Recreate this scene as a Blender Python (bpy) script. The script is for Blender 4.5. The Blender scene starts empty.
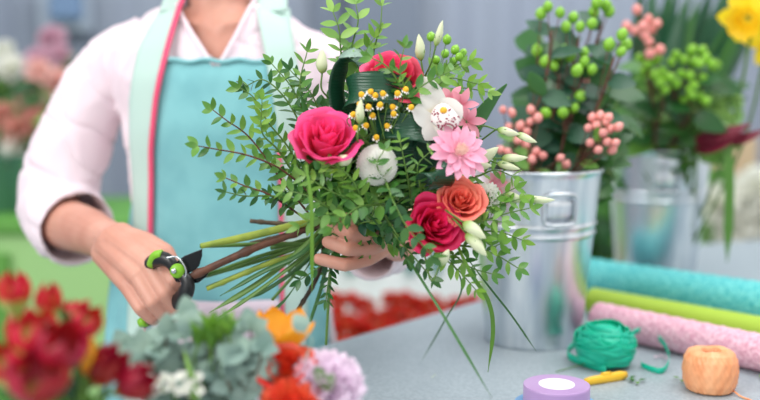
import bpy, math, random
from mathutils import Vector, Matrix, noise
R_ = random.Random(7)
SC = bpy.context.scene
COL = SC.collection
V = Vector
# ------------------------------------------------------------------ camera, world, lights
PITCH = math.radians(7.1); F = 1000.0; CAMZ = 1.296; TZ = 0.88
CAM = V((0, 0, CAMZ))
FW = V((0, math.cos(PITCH), -math.sin(PITCH))); UP = V((0, math.sin(PITCH), math.cos(PITCH))); RT = V((1, 0, 0))
cd = bpy.data.cameras.new('camera'); cam = bpy.data.objects.new('camera', cd); COL.objects.link(cam)
cam.location = CAM; cam.rotation_euler = (math.pi/2 - PITCH, 0, 0)
cd.lens = F/760*36; cd.sensor_width = 36; cd.clip_start = .02
cd.dof.use_dof = True; cd.dof.focus_distance = 1.22; cd.dof.aperture_fstop = 47.37/29.0
SC.camera = cam
w = bpy.data.worlds.new('world'); SC.world = w; w.use_nodes = True
wn = w.node_tree; bg = wn.nodes['Background']
bg.inputs[0].default_value = (0.97, 0.985, 1.0, 1); bg.inputs[1].default_value = 0.92
def area(name, loc, target, sx, sy, power, col=(1, 1, 1)):
    l = bpy.data.lights.new(name, 'AREA'); l.shape = 'RECTANGLE'; l.size = sx; l.size_y = sy; l.energy = power; l.color = col
    o = bpy.data.objects.new(name, l); COL.objects.link(o); o.location = loc
    o.rotation_euler = (V(target) - V(loc)).to_track_quat('-Z', 'Y').to_euler(); return o
area('window_light', (-2.3, -0.6, 2.9), (0, 1.5, 1.0), 2.0, 1.6, 72, (1, .985, .96))
area('skylight', (0.9, 1.2, 3.3), (0.1, 1.6, 1.0), 2.2, 1.6, 42, (1, 1, 1))
area('back_light', (0.3, 3.0, 3.0), (0.0, 4.2, 1.0), 3.0, 1.0, 30, (.95, .98, 1))
SC.view_settings.view_transform = 'Standard'; SC.view_settings.look = 'None'
SC.view_settings.exposure = 0.06; SC.view_settings.gamma = 1.0; SC.view_settings.use_curve_mapping = False

def P(px, py, d): return CAM + d*(FW + RT*((px-380)/F) + UP*((200-py)/F))
def ray(px, py): return FW + RT*((px-380)/F) + UP*((200-py)/F)
def PT(px, py, z=TZ):
    r = ray(px, py); t = (z-CAMZ)/r.z; return CAM + r*t
def PY(px, py, Y):
    r = ray(px, py); return CAM + r*(Y/r.y)
def toC(p): return (CAM - p).normalized()
def rn(a, b): return R_.uniform(a, b)
def rv(s=1): return V((rn(-s, s), rn(-s, s), rn(-s, s)))

# ------------------------------------------------------------------ materials
def lin(c):
    return tuple(((x/255)/12.92 if x/255 <= .04045 else ((x/255+.055)/1.055)**2.4) for x in c)
MATS = {}
def mat(name, col, rough=.5, metal=0, col2=None, nscale=20, var=0.0, trans=0.0, bump=0.0, bscale=60, grad=None, glo=0.0, ghi=1.0,
        spec=.5, sheen=0, stretch=None, wave=None, tcol=None, aniso=0, sss=0):
    m = bpy.data.materials.new(name); m.use_nodes = True; nt = m.node_tree; N = nt.nodes; L = nt.links
    b = N['Principled BSDF']; out = N['Material Output']
    b.inputs['Roughness'].default_value = rough; b.inputs['Metallic'].default_value = metal
    b.inputs['Specular IOR Level'].default_value = spec
    if aniso: b.inputs['Anisotropic'].default_value = aniso
    if sss:
        b.inputs['Subsurface Weight'].default_value = sss; b.inputs['Subsurface Radius'].default_value = (.012, .005, .003)
        b.inputs['Subsurface Scale'].default_value = 1.0
    if sheen: b.inputs['Sheen Weight'].default_value = sheen
    c = N.new('ShaderNodeRGB'); c.outputs[0].default_value = (*lin(col), 1); cur = c.outputs[0]
    tc = N.new('ShaderNodeTexCoord'); vec = tc.outputs['Object']
    if stretch:
        mp = N.new('ShaderNodeMapping'); mp.inputs['Scale'].default_value = stretch; L.new(vec, mp.inputs[0]); vec = mp.outputs[0]
    def mix(fac, a, bb):
        x = N.new('ShaderNodeMix'); x.data_type = 'RGBA'
        L.new(fac, x.inputs[0]); L.new(a, x.inputs[6])
        if isinstance(bb, tuple): x.inputs[7].default_value = (*lin(bb), 1)
        else: L.new(bb, x.inputs[7])
        return x.outputs[2]
    if col2:
        n = N.new('ShaderNodeTexNoise'); n.inputs['Scale'].default_value = nscale; n.inputs['Detail'].default_value = 3; L.new(vec, n.inputs['Vector'])
        r = N.new('ShaderNodeMapRange'); r.inputs[1].default_value = .38; r.inputs[2].default_value = .62; L.new(n.outputs[0], r.inputs[0])
        cur = mix(r.outputs[0], cur, col2)
    if grad:
        a = N.new('ShaderNodeAttribute'); a.attribute_name = 't'
        r = N.new('ShaderNodeMapRange'); r.inputs[1].default_value = glo; r.inputs[2].default_value = ghi; r.interpolation_type = 'SMOOTHSTEP'
        L.new(a.outputs['Fac'], r.inputs[0])
        inv = N.new('ShaderNodeMath'); inv.operation = 'SUBTRACT'; inv.inputs[0].default_value = 1; L.new(r.outputs[0], inv.inputs[1])
        cur = mix(inv.outputs[0], cur, grad)
    if var:
        g = N.new('ShaderNodeNewGeometry'); h = N.new('ShaderNodeHueSaturation')
        r = N.new('ShaderNodeMapRange'); r.inputs[3].default_value = 1-var; r.inputs[4].default_value = 1+var
        L.new(g.outputs['Random Per Island'], r.inputs[0]); L.new(r.outputs[0], h.inputs['Value'])
        r2 = N.new('ShaderNodeMapRange'); r2.inputs[3].default_value = .5+var*.06; r2.inputs[4].default_value = .5-var*.06
        L.new(g.outputs['Random Per Island'], r2.inputs[0]); L.new(r2.outputs[0], h.inputs['Hue'])
        L.new(cur, h.inputs['Color']); cur = h.outputs[0]
    L.new(cur, b.inputs['Base Color'])
    if bump:
        if wave:
            n = N.new('ShaderNodeTexWave'); n.inputs['Scale'].default_value = bscale; n.bands_direction = wave; n.inputs['Distortion'].default_value = .6
        else:
            n = N.new('ShaderNodeTexNoise'); n.inputs['Scale'].default_value = bscale; n.inputs['Detail'].default_value = 4
        L.new(vec, n.inputs['Vector'])
        bp = N.new('ShaderNodeBump'); bp.inputs['Strength'].default_value = bump; bp.inputs['Distance'].default_value = .002
        L.new(n.outputs[0], bp.inputs['Height']); L.new(bp.outputs[0], b.inputs['Normal'])
    if trans:
        t = N.new('ShaderNodeBsdfTranslucent'); ms = N.new('ShaderNodeMixShader'); ms.inputs[0].default_value = trans
        L.new(cur, t.inputs[0])
        L.new(b.outputs[0], ms.inputs[1]); L.new(t.outputs[0], ms.inputs[2]); L.new(ms.outputs[0], out.inputs['Surface'])
    MATS[name] = m; return m
M = MATS
mat('skin', (210, 154, 134), .5, col2=(198, 138, 118), nscale=14, sss=.15, bump=.12, bscale=140)
mat('shirt', (240, 224, 230), .85, col2=(236, 216, 224), nscale=9, bump=.25, bscale=500, sheen=.2)
mat('apron_teal', (134, 198, 202), .85, col2=(122, 186, 192), nscale=18, bump=.4, bscale=700, sheen=.15)
mat('apron_mint', (192, 219, 209), .85, bump=.3, bscale=600)
mat('piping', (238, 84, 122), .7)
mat('pocket', (212, 196, 208), .85, bump=.3, bscale=600)
mat('strap_grey', (112, 122, 140), .8)
mat('hair', (92, 60, 42), .45, col2=(70, 44, 30), nscale=60, stretch=(1, 1, .1))
mat('trousers', (60, 70, 92), .85, bump=.2, bscale=400)
mat('leather', (60, 45, 38), .5)
mat('eye', (245, 245, 245), .2); mat('iris', (80, 60, 40), .2); mat('lip', (200, 105, 100), .45)
mat('table', (166, 178, 184), .42, col2=(150, 163, 170), nscale=220, bump=.05, bscale=300)
mat('steel', (234, 238, 241), .30, 1.0, col2=(200, 208, 216), nscale=7, stretch=(6, 6, .7), bump=.06, bscale=18, aniso=.4)
mat('leaf_mid', (92, 146, 60), .36, var=.45, trans=.28, grad=(120, 165, 80), glo=0, ghi=.5)
mat('leaf_dark', (54, 106, 50), .34, var=.45, trans=.2)
mat('leaf_light', (140, 186, 92), .42, var=.25, trans=.35)
mat('leaf_yell', (118, 168, 62), .42, var=.25, trans=.35)
mat('leaf_deep', (34, 84, 56), .4, var=.3, trans=.12)
mat('aspid', (22, 62, 44), .28, col2=(30, 78, 52), nscale=4, bump=.2, bscale=90, wave='Z', trans=.06)
mat('aspid_light', (72, 128, 58), .3, col2=(52, 108, 54), nscale=12, trans=.2)
mat('euca', (146, 172, 158), .55, var=.28, trans=.1, col2=(118, 146, 138), nscale=40)
mat('stem_green', (88, 126, 48), .45, col2=(88, 124, 50), nscale=30)
mat('stem_lime', (158, 172, 62), .45, col2=(130, 150, 56), nscale=40)
mat('stem_dark', (54, 106, 46), .4)
mat('stem_brown', (112, 68, 48), .6, col2=(84, 52, 38), nscale=60, bump=.5, bscale=120)
mat('stem_twig', (92, 78, 58), .7, col2=(66, 52, 42), nscale=70)
mat('rose_pink', (250, 80, 148), .5, var=.1, trans=.3, grad=(247, 90, 122), glo=.2, ghi=.95)
mat('rose_back', (242, 76, 116), .45, var=.12, trans=.25)
mat('rose_red', (236, 44, 104), .5, var=.1, trans=.28, grad=(224, 34, 74))
mat('rose_coral', (252, 138, 118), .5, var=.08, trans=.25, grad=(238, 92, 84))
mat('white_petal', (246, 246, 238), .5, var=.05, trans=.25, grad=(228, 234, 205), glo=0, ghi=.5)
mat('mum_white', (254, 254, 250), .6, trans=.4)
mat('orchid_white', (246, 244, 238), .4, trans=.25, grad=(240, 214, 120), glo=0, ghi=.32)
mat('orchid_lip', (246, 236, 232), .4, trans=.15)
mat('orchid_spot', (150, 30, 70), .5)
mat('gold', (240, 180, 40), .5)
mat('gerbera', (250, 180, 206), .5, var=.07, trans=.25, grad=(250, 205, 215), glo=.0, ghi=.5)
mat('gerb_disc', (248, 214, 200), .8, bump=.8, bscale=300)
mat('pale_pink', (240, 158, 176), .5, var=.1, trans=.25, grad=(226, 120, 140), glo=0, ghi=.6)
mat('yellow', (246, 190, 34), .7, bump=.8, bscale=500)
mat('daisy', (248, 248, 244), .5, trans=.2)
mat('bud', (232, 238, 200), .45, trans=.2, grad=(150, 184, 90), glo=.0, ghi=.55)
mat('berry_green', (134, 190, 52), .28, col2=(122, 178, 46), nscale=60)
mat('berry_pink', (240, 164, 156), .3, col2=(230, 140, 134), nscale=60)
mat('tulip', (206, 30, 48), .4, var=.12, trans=.25, grad=(196, 212, 110), glo=.34, ghi=.62)
mat('tulip_dark', (164, 20, 44), .4, var=.2, trans=.2, grad=(170, 180, 80), glo=.06, ghi=.36)
mat('parrot', (250, 178, 40), .45, var=.08, trans=.3, grad=(226, 90, 30), glo=0, ghi=.35)
mat('ranunc', (224, 66, 40), .45, var=.1, trans=.25)
mat('carn_orange', (240, 96, 62), .55, var=.1, trans=.25)
mat('carn_lilac', (249, 232, 246), .55, var=.04, trans=.25, grad=(240, 216, 240), glo=.2, ghi=.9)
mat('carn_red', (216, 58, 44), .6, var=.3, trans=.2)
mat('salmon', (246, 206, 198), .6, var=.15, trans=.2)
mat('salmon_dark', (224, 164, 150), .6, var=.2, trans=.2)
mat('mauve', (222, 184, 200), .6, var=.15, trans=.2)
mat('daff', (255, 224, 40), .45, var=.06, trans=.35)
mat('daff_cup', (252, 206, 30), .45, trans=.3)
mat('burgundy', (120, 28, 50), .4, var=.15, trans=.15)
mat('black', (22, 24, 26), .35); mat('blade', (34, 38, 42), .25, .6); mat('chrome', (210, 212, 215), .15, 1)
mat('grip_green', (130, 190, 40), .4)
mat('rib_green', (24, 204, 168), .35, var=.06, trans=.1, bump=.2, bscale=80)
mat('rib_purple', (188, 156, 202), .35, col2=(178, 144, 194), nscale=6)
mat('rib_blue', (128, 176, 222), .4); mat('core', (238, 238, 240), .6)
mat('raffia', (250, 180, 130), .4, col2=(240, 158, 106), nscale=60, stretch=(1, 1, .3)); mat('raffia_in', (214, 76, 40), .6)
mat('cutter', (246, 196, 50), .35)
mat('roll_teal', (126, 218, 214), .8, col2=(66, 182, 188), nscale=180, bump=1, bscale=170)
mat('roll_lime', (168, 200, 62), .6, bump=.1, bscale=100)
mat('roll_pink', (246, 200, 214), .8, col2=(224, 160, 182), nscale=170, bump=1, bscale=160)
mat('roll_core', (214, 200, 176), .8)
mat('wall_mat', (146, 155, 170), .6, col2=(138, 147, 164), nscale=3, stretch=(3, 1, .2))
mat('wall_dark', (106, 116, 132), .6)
mat('wall_left_mat', (150, 164, 184), .7, col2=(128, 144, 168), nscale=2)
mat('floor_mat', (150, 156, 158), .6, col2=(138, 144, 146), nscale=6)
mat('cab_green', (158, 202, 130), .6)
mat('cab_green_dark', (92, 152, 62), .6)
mat('white_paint', (230, 234, 236), .5); mat('teal_glass', (70, 130, 126), .2)
mat('box_blue', (106, 134, 168), .5); mat('box_grey', (164, 176, 190), .5)
mat('vase_glass', (110, 160, 140), .15); mat('wood', (196, 168, 140), .6)
mat('ceramic', (225, 228, 228), .3)
mat('soil_water', (60, 80, 60), .3)

# ------------------------------------------------------------------ mesh builder
class MB:
    def __init__(s): s.v = []; s.f = []; s.t = []
    def add(s, vs, fs, ts=None):
        o = len(s.v); s.v += [V(p) for p in vs]; s.f += [tuple(i+o for i in f) for f in fs]
        s.t += list(ts) if ts else [0.0]*len(vs); return s
    def grid(s, fn, nu, nv, closed_u=False):
        vs = []; ts = []
        for j in range(nv+1):
            for i in range(nu if closed_u else nu+1):
                p = fn(i/nu, j/nv); vs.append(p); ts.append(j/nv)
        W = nu if closed_u else nu+1; fs = []
        for j in range(nv):
            for i in range(nu):
                a = j*W+i; b = j*W+(i+1) % W if closed_u else a+1
                fs.append((a, b, b+W, a+W))
        return s.add(vs, fs, ts)
    def rings(s, rings, cap0=True, cap1=True, ts=None):
        n = len(rings[0]); vs = [p for r in rings for p in r]; fs = []
        for j in range(len(rings)-1):
            for i in range(n):
                k = (i+1) % n; fs.append((j*n+i, j*n+k, (j+1)*n+k, (j+1)*n+i))
        if cap0: fs.append(tuple(reversed(range(n))))
        if cap1: fs.append(tuple((len(rings)-1)*n+i for i in range(n)))
        tt = [ (j/(len(rings)-1) if ts is None else ts[j]) for j in range(len(rings)) for _ in range(n)]
        return s.add(vs, fs, tt)
    def tube(s, path, rad, n=8, cap=True, flat=1.0, hint=None):
        fr = frames(path, hint); rr = []
        for k, (p, x, y) in enumerate(fr):
            r = rad[k] if isinstance(rad, (list, tuple)) else rad
            rr.append([p + x*(r*math.cos(a)) + y*(r*flat*math.sin(a)) for a in [2*math.pi*i/n for i in range(n)]])
        return s.rings(rr, cap, cap)
    def lathe(s, prof, Mx, n=24, cap0=True, cap1=True):
        return s.rings([[Mx @ V((r*math.cos(2*math.pi*i/n), r*math.sin(2*math.pi*i/n), z)) for i in range(n)] for r, z in prof], cap0, cap1)
    def ball(s, c, r, n=10, m=6, sc=(1, 1, 1), Mx=None):
        Mx = Mx or Matrix.Translation(c)
        return s.lathe([(max(1e-5, r*math.sin(math.pi*j/m)), -r*math.cos(math.pi*j/m)*sc[2]) for j in range(m+1)], Mx, n, False, False)
    def box(s, c, size, rz=0):
        c = V(c); Rz = Matrix.Rotation(rz, 3, 'Z')
        vs = [c + Rz @ V((sx*size[0]/2, sy*size[1]/2, sz*size[2]/2)) for sx in (-1, 1) for sy in (-1, 1) for sz in (-1, 1)]
        return s.add(vs, [(0, 1, 3, 2), (4, 6, 7, 5), (0, 4, 5, 1), (2, 3, 7, 6), (0, 2, 6, 4), (1, 5, 7, 3)])
    def cone(s, a, b, ra, rb, n=14):
        a = V(a); b = V(b); d = (b-a); L = d.length; q = d.to_track_quat('Z', 'Y').to_matrix().to_4x4(); Mx = Matrix.Translation(a) @ q
        pr = [(max(1e-5, ra*math.sin(t)), -ra*math.cos(t)) for t in [math.pi/2*k/4 for k in range(5)]]
        pr += [(max(1e-5, rb*math.cos(t)), L+rb*math.sin(t)) for t in [math.pi/2*k/4 for k in range(5)]]
        return s.lathe(pr, Mx, n)
    def leaf(s, pos, d, nrm, L, W, curl=.15, fold=.15, n=6, p=1.0, tip=1.0, petiole=.0, rx=.85):
        d = d.normalized(); x = d.cross(nrm)
        if x.length < 1e-4: x = d.cross(V((.3, .5, .8)))
        x.normalize(); nz = x.cross(d).normalized(); vs = []; ts = []
        for k in range(n+1):
            q = k/n; c = pos + d*(L*(q - .25*abs(curl)*q*q)) - nz*(curl*L*q*q)
            wd = W/2*max(0.0, math.sin(math.pi*min(1, q**p)*tip if tip < 1 else math.pi*q**p))
            wd = W/2*(max(0.0, wd*2/W))**rx
            if petiole and q == 0: wd = W*petiole
            vs += [c - x*wd + nz*(fold*wd), c, c + x*wd + nz*(fold*wd)]; ts += [q, q, q]
        fs = []
        for k in range(n):
            a = 3*k; fs += [(a, a+1, a+4, a+3), (a+1, a+2, a+5, a+4)]
        return s.add(vs, fs, ts)
    def ribbon(s, path, width, wdir, fold=0.0, taper=None, nx=4, thick=0):
        m = len(path)
        vs = []; ts = []
        for k, p in enumerate(path):
            tg = (path[min(k+1, m-1)] - path[max(k-1, 0)]).normalized()
            wd = wdir[k] if isinstance(wdir, list) else wdir
            x = (wd - tg*wd.dot(tg)).normalized(); nn = tg.cross(x)
            ww = width*(taper(k/(m-1)) if taper else 1)
            for i in range(nx+1):
                u = i/nx*2-1; vs.append(p + x*(u*ww/2) + nn*(fold*ww*abs(u)**1.5)); ts.append(k/(m-1))
        fs = []
        for k in range(m-1):
            for i in range(nx):
                a = k*(nx+1)+i; fs.append((a, a+1, a+nx+2, a+nx+1))
        return s.add(vs, fs, ts)

def frames(path, hint=None):
    out = []; x = None; m = len(path)
    for k, p in enumerate(path):
        tg = (path[min(k+1, m-1)] - path[max(k-1, 0)])
        tg = tg.normalized() if tg.length > 1e-9 else V((0, 0, 1))
        if x is None:
            h = hint or (V((0, 0, 1)) if abs(tg.z) < .9 else V((1, 0, 0)))
            x = (h - tg*h.dot(tg)).normalized()
        else: x = (x - tg*x.dot(tg)).normalized()
        out.append((p, x, tg.cross(x)))
    return out
def smooth(pts, k=5):
    pts = [V(p) for p in pts]
    if len(pts) < 3:
        return [pts[0].lerp(pts[-1], i/k) for i in range(k+1)]
    out = []; q = [2*pts[0]-pts[1]] + pts + [2*pts[-1]-pts[-2]]
    for i in range(1, len(q)-2):
        a, b, c, d = q[i-1:i+3]
        for j in range(k):
            t = j/k
            out.append(.5*((2*b) + (c-a)*t + (2*a-5*b+4*c-d)*t*t + (3*b-a-3*c+d)*t**3))
    out.append(pts[-1]); return out
def interp(vals, n):
    m = len(vals)-1; return [vals[min(int(i/(n-1)*m), m-1)]*(1-(i/(n-1)*m-min(int(i/(n-1)*m), m-1))) + vals[min(int(i/(n-1)*m), m-1)+1]*(i/(n-1)*m-min(int(i/(n-1)*m), m-1)) for i in range(n)]
def axisM(pos, z, spin=0):
    return Matrix.Translation(pos) @ z.to_track_quat('Z', 'Y').to_matrix().to_4x4() @ Matrix.Rotation(spin, 4, 'Z')

WL = {}
def tag(o, label=None, cat=None, group=None, kind=None):
    if label: o['label'] = label
    if cat: o['category'] = cat
    if group: o['group'] = group
    if kind: o['kind'] = kind
    return o
def empty(name, loc, label, cat, group=None):
    o = bpy.data.objects.new(name, None); COL.objects.link(o); o.location = loc; o.empty_display_size = .03
    WL[o.name] = V(loc); return tag(o, label, cat, group)
def part(name, mb, m, parent=None, origin=None, flat=False, sub=0, solid=0, bevel=0):
    org = WL[parent.name] if parent else V((0, 0, 0))
    own = V(origin) if origin is not None else org
    me = bpy.data.meshes.new(name)
    me.from_pydata([tuple(v-own) for v in mb.v], [], mb.f); me.materials.append(M[m])
    at = me.attributes.new('t', 'FLOAT', 'POINT'); at.data.foreach_set('value', mb.t)
    me.validate(); me.update()
    if not flat: me.polygons.foreach_set('use_smooth', [True]*len(me.polygons))
    o = bpy.data.objects.new(name, me); COL.objects.link(o)
    if parent: o.parent = parent
    o.location = own - org
    WL[o.name] = own
    if bevel:
        b = o.modifiers.new('bevel', 'BEVEL'); b.width = bevel; b.segments = 2; b.limit_method = 'ANGLE'
    if sub:
        b = o.modifiers.new('sub', 'SUBSURF'); b.levels = sub; b.render_levels = sub
    if solid:
        b = o.modifiers.new('solid', 'SOLIDIFY'); b.thickness = solid; b.offset = 0
    return o
def struct(name, mb, m, **k): return tag(part(name, mb, m, flat=True, **k), kind='structure')
def remeshed(mb, vox, it=4, fac=.5):
    me = bpy.data.meshes.new('tmp'); me.from_pydata([tuple(v) for v in mb.v], [], mb.f); me.update()
    o = bpy.data.objects.new('tmp', me); COL.objects.link(o)
    r = o.modifiers.new('r', 'REMESH'); r.mode = 'VOXEL'; r.voxel_size = vox
    s = o.modifiers.new('s', 'SMOOTH'); s.factor = fac; s.iterations = it
    dg = bpy.context.evaluated_depsgraph_get(); ev = o.evaluated_get(dg)
    m2 = ev.to_mesh(); out = MB(); out.add([v.co.copy() for v in m2.vertices], [tuple(p.vertices) for p in m2.polygons])
    nr = [v.normal.copy() for v in m2.vertices]
    ev.to_mesh_clear(); bpy.data.objects.remove(o); bpy.data.meshes.remove(me); out.n = nr
    return out

# ------------------------------------------------------------------ setting
mb = MB(); mb.box((0, 2.2, -.05), (8, 8, .1)); struct('floor', mb, 'floor_mat')
mb = MB()
for i in range(60):                                      # ribbed panel wall
    x = -3.2 + i*.11
    mb.box((x, 4.437, 1.5), (.098, .008, 3.0))
mb.box((0, 4.5, 1.5), (7.4, .12, 3.0))
struct('wall_back', mb, 'wall_mat')
mb = MB(); mb.box((-2.6, 2.6, 1.5), (.1, 3.7, 3.0)); struct('wall_left', mb, 'wall_left_mat')
# dark post in the back wall right of the apron wearer
mb = MB(); mb.box((.02, 4.33, 1.5), (.30, .14, 3.0)); mb.box((-.22, 4.36, 1.5), (.12, .08, 3.0)); struct('trim_1', mb, 'wall_dark')
# wall box upper left
r = empty('switch_box', P(66, 10, 4.2), 'small blue and grey box fixed on the wall at upper left', 'box')
mb = MB(); c = P(66, 8, 4.28); mb.box(c, (.22, .1, .2)); part('housing', mb, 'box_grey', r, flat=True, bevel=.01)
mb = MB(); c = P(66, 5, 4.2); mb.box(c, (.13, .06, .12)); part('cover', mb, 'box_blue', r, flat=True, bevel=.01)

# table
tp = [V((-.95, .52, 0)), V((-.02, 1.598, 0)), V((.70, 2.42, 0)), V((1.9, 2.90, 0)), V((1.9, .30, 0)), V((-.95, .30, 0))]
r = empty('work_table', (.5, 1.4, 0), 'large grey speckled worktable with a diagonal edge', 'table')
mb = MB(); n = len(tp)
mb.add([p+V((0, 0, TZ)) for p in tp] + [p+V((0, 0, TZ-.035)) for p in tp],
       [tuple(reversed(range(n))), tuple(range(n, 2*n))] + [(i, (i+1) % n, n+(i+1) % n, n+i) for i in range(n)])
part('table_top', mb, 'table', r, flat=True, bevel=.006)
for (x, y) in ((-.8, .45), (.6, 2.1), (1.75, 2.6), (1.75, .45)):
    mb = MB(); mb.box((x, y, (TZ-.035)/2), (.06, .06, TZ-.035)); part('leg', mb, 'white_paint', r, flat=True, bevel=.004)

# green display counter at the left back
r = empty('display_counter', (-1.35, 2.95, 0), 'light green display counter behind the person at left', 'counter')
mb = MB(); mb.box((-1.26, 3.0, .43), (1.65, .5, .86)); part('body', mb, 'cab_green', r, flat=True, bevel=.01)
mb = MB(); mb.box((-1.26, 3.0, .88), (1.69, .54, .04)); part('counter_top', mb, 'cab_green_dark', r, flat=True, bevel=.006)
mb = MB(); mb.box((-1.28, 2.735, .53), (.5, .02, .55)); part('door', mb, 'cab_green_dark', r, flat=True, bevel=.004)

def lump_flower(center, rad, m, ax=None, seed=0, n=26):
    rr = random.Random(seed); mb = MB(); ax = ax or V((0, -.5, 1))
    Mx = axisM(center, ax)
    for i in range(n):
        th = i*2.39996; ph = math.acos(1-1.15*(i+.5)/n)
        d = V((math.sin(ph)*math.cos(th), math.sin(ph)*math.sin(th), math.cos(ph)))
        dd = (Mx.to_3x3() @ d); nn = Mx.to_3x3() @ V((0, 0, 1))
        mb.leaf(center + dd*rad*.15, dd, nn + rv(.4), rad*.95, rad*.75, -.2, .3, 5, 1.3)
    return mb
# vases and flowers on that counter
VD = [(-1.02-.0, 'salmon'), (-1.2, 'salmon_dark'), (-1.40, 'white_petal'), (-.83, 'mauve')]
names = {'salmon': 'salmon', 'salmon_dark': 'brick red', 'white_petal': 'white', 'mauve': 'mauve'}
for i, (px, py, m, n, sp) in enumerate([(58, 108, 'salmon', 9, 46), (30, 130, 'salmon_dark', 5, 30), (4, 140, 'white_petal', 5, 26), (52, 62, 'mauve', 3, 22), (4, 75, 'white_petal', 3, 24)]):
    d = 2.95 if i < 3 else 3.1
    bc = P(px, 205, d); bc.z = .90
    vb = empty('flower_bucket', bc, 'blurred green bucket holding %s blooms on the green counter%s' % (names[m], ', rear row' if i > 2 else ''), 'bucket')
    mb = MB(); mb.lathe([(.055, 0), (.075, .17), (.078, .17), (.07, .165), (.052, .01)], Matrix.Translation(bc), 20); part('pail', mb, 'vase_glass', vb)
    for k in range(n):
        a = k*2.4; rr = sp*math.sqrt((k+.3)/n)
        c = P(px + rr*math.cos(a), py + rr*.8*math.sin(a) - 6, d + rn(-.06, .06))
        f = empty('blurred_bloom', c, '%s bloom among others in the bucket %s' % (names[m], ['behind the pink sleeve', 'low at the left edge', 'at the far left edge', 'high beside the sleeve', 'at the upper left edge'][i]), 'flower', 'blooms %d on the green counter' % i)
        part('petals', lump_flower(c, rn(.038, .055), m, V((rn(-.5, .5), -1, .6)), k), m, f)
        mb = MB(); mb.tube(smooth([c, c.lerp(bc, .5)+V((0, 0, -.03)), bc+V((rn(-.03, .03), rn(-.03, .03), .02))]), .004, 6); part('stem', mb, 'stem_green', f)
        mb = MB()
        for q in range(7):
            pp = c.lerp(bc+V((0, 0, .1)), rn(.1, .75)); mb.leaf(pp, V((rn(-1, 1), rn(-1, .3), rn(-.3, .8))), V((0, -1, .5)), .1, .045, .2)
        part('leaves', mb, 'leaf_dark' if k % 2 else 'leaf_mid', f)

# white shelf unit beneath / behind bouquet with red carnations in front of it
r = empty('shelf_unit', P(410, 300, 3.1), 'white blurred cabinet behind the red carnations', 'cabinet')
c0 = P(405, 262, 3.2)
mb = MB(); mb.box((c0.x+.09, 3.32, .5), (1.0, .3, 1.0)); part('body', mb, 'white_paint', r, flat=True, bevel=.01)
for px in (348, 374, 412, 440):
    a = P(px, 272, 3.0); mb = MB(); mb.box((a.x, 3.16, a.z+.03), (.03, .02, .16)); part('handle', mb, 'teal_glass', r, flat=True, bevel=.004)
cr = empty('flower_trough', (.08, 2.55, 0), 'low white trough of red carnations behind the table edge', 'trough')
mb = MB(); mb.box((.06, 2.6, .28), (.72, .36, .56)); part('box', mb, 'white_paint', cr, flat=True, bevel=.01)
k = 0
for row in range(4):
    for i in range(10):
        px = 318 + i*17 + rn(-5, 5); py = 350 - row*15 + rn(-5, 5)
        c = P(px, py, 2.35 + row*.09)
        f = empty('red_carnation', c, 'red carnation packed in the blurred row behind the table edge', 'flower', 'red carnations behind the table')
        part('petals', lump_flower(c, rn(.028, .036), 'carn_red', V((rn(-.3, .3), -.7, .8)), k, 20), 'carn_red', f)
        mb = MB(); mb.tube([c, V((max(-.27, min(.39, c.x)), max(2.45, min(2.75, c.y+.05)), .45))], .003, 5); part('stem', mb, 'stem_green', f); k += 1

# ------------------------------------------------------------------ person
CX, CY = -.262, 1.655
SECT = [(.55, .200, .135), (.70, .200, .135), (.82, .190, .130), (.93, .170, .115), (1.03, .145, .102), (1.13, .145, .103), (1.22, .158, .112),
        (1.29, .172, .110), (1.335, .172, .098), (1.37, .150, .084), (1.395, .112, .072), (1.415, .076, .062)]
def sect(z):
    for k in range(len(SECT)-1):
        a, b = SECT[k], SECT[k+1]
        if z <= b[0] or k == len(SECT)-2:
            t = max(0, min(1, (z-a[0])/(b[0]-a[0]))); t = t*t*(3-2*t)*.5 + t*.5
            return a[1]+(b[1]-a[1])*t, a[2]+(b[2]-a[2])*t
def front(x, z, off=0):
    a, b = sect(z); q = max(0.0, 1-abs((x-CX)/a)**2.3); return CY - b*q**(1/2.3) - off
def torso(grow, z0, z1, n=40, steps=26):
    rr = []
    for k in range(steps+1):
        z = z0+(z1-z0)*k/steps; a, b = sect(z); a += grow; b += grow; ring = []
        for i in range(n):
            th = 2*math.pi*i/n; c, s = math.cos(th), math.sin(th)
            ring.append(V((CX + a*abs(c)**(2/2.3)*(1 if c > 0 else -1), CY + b*abs(s)**(2/2.3)*(1 if s > 0 else -1), z)))
        rr.append(ring)
    return rr
person = empty('person', (CX, CY, 0), 'person in pale pink shirt and teal apron holding a bouquet and pruning shears', 'person')
SR = P(128, 50, 1.66); ER = P(54, 205, 1.65); WR = P(112, 242, 1.43)
SL = P(318, 58, 1.66); EL = P(412, 205, 1.62); WLh = P(398, 243, 1.37)
body = MB()
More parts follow.
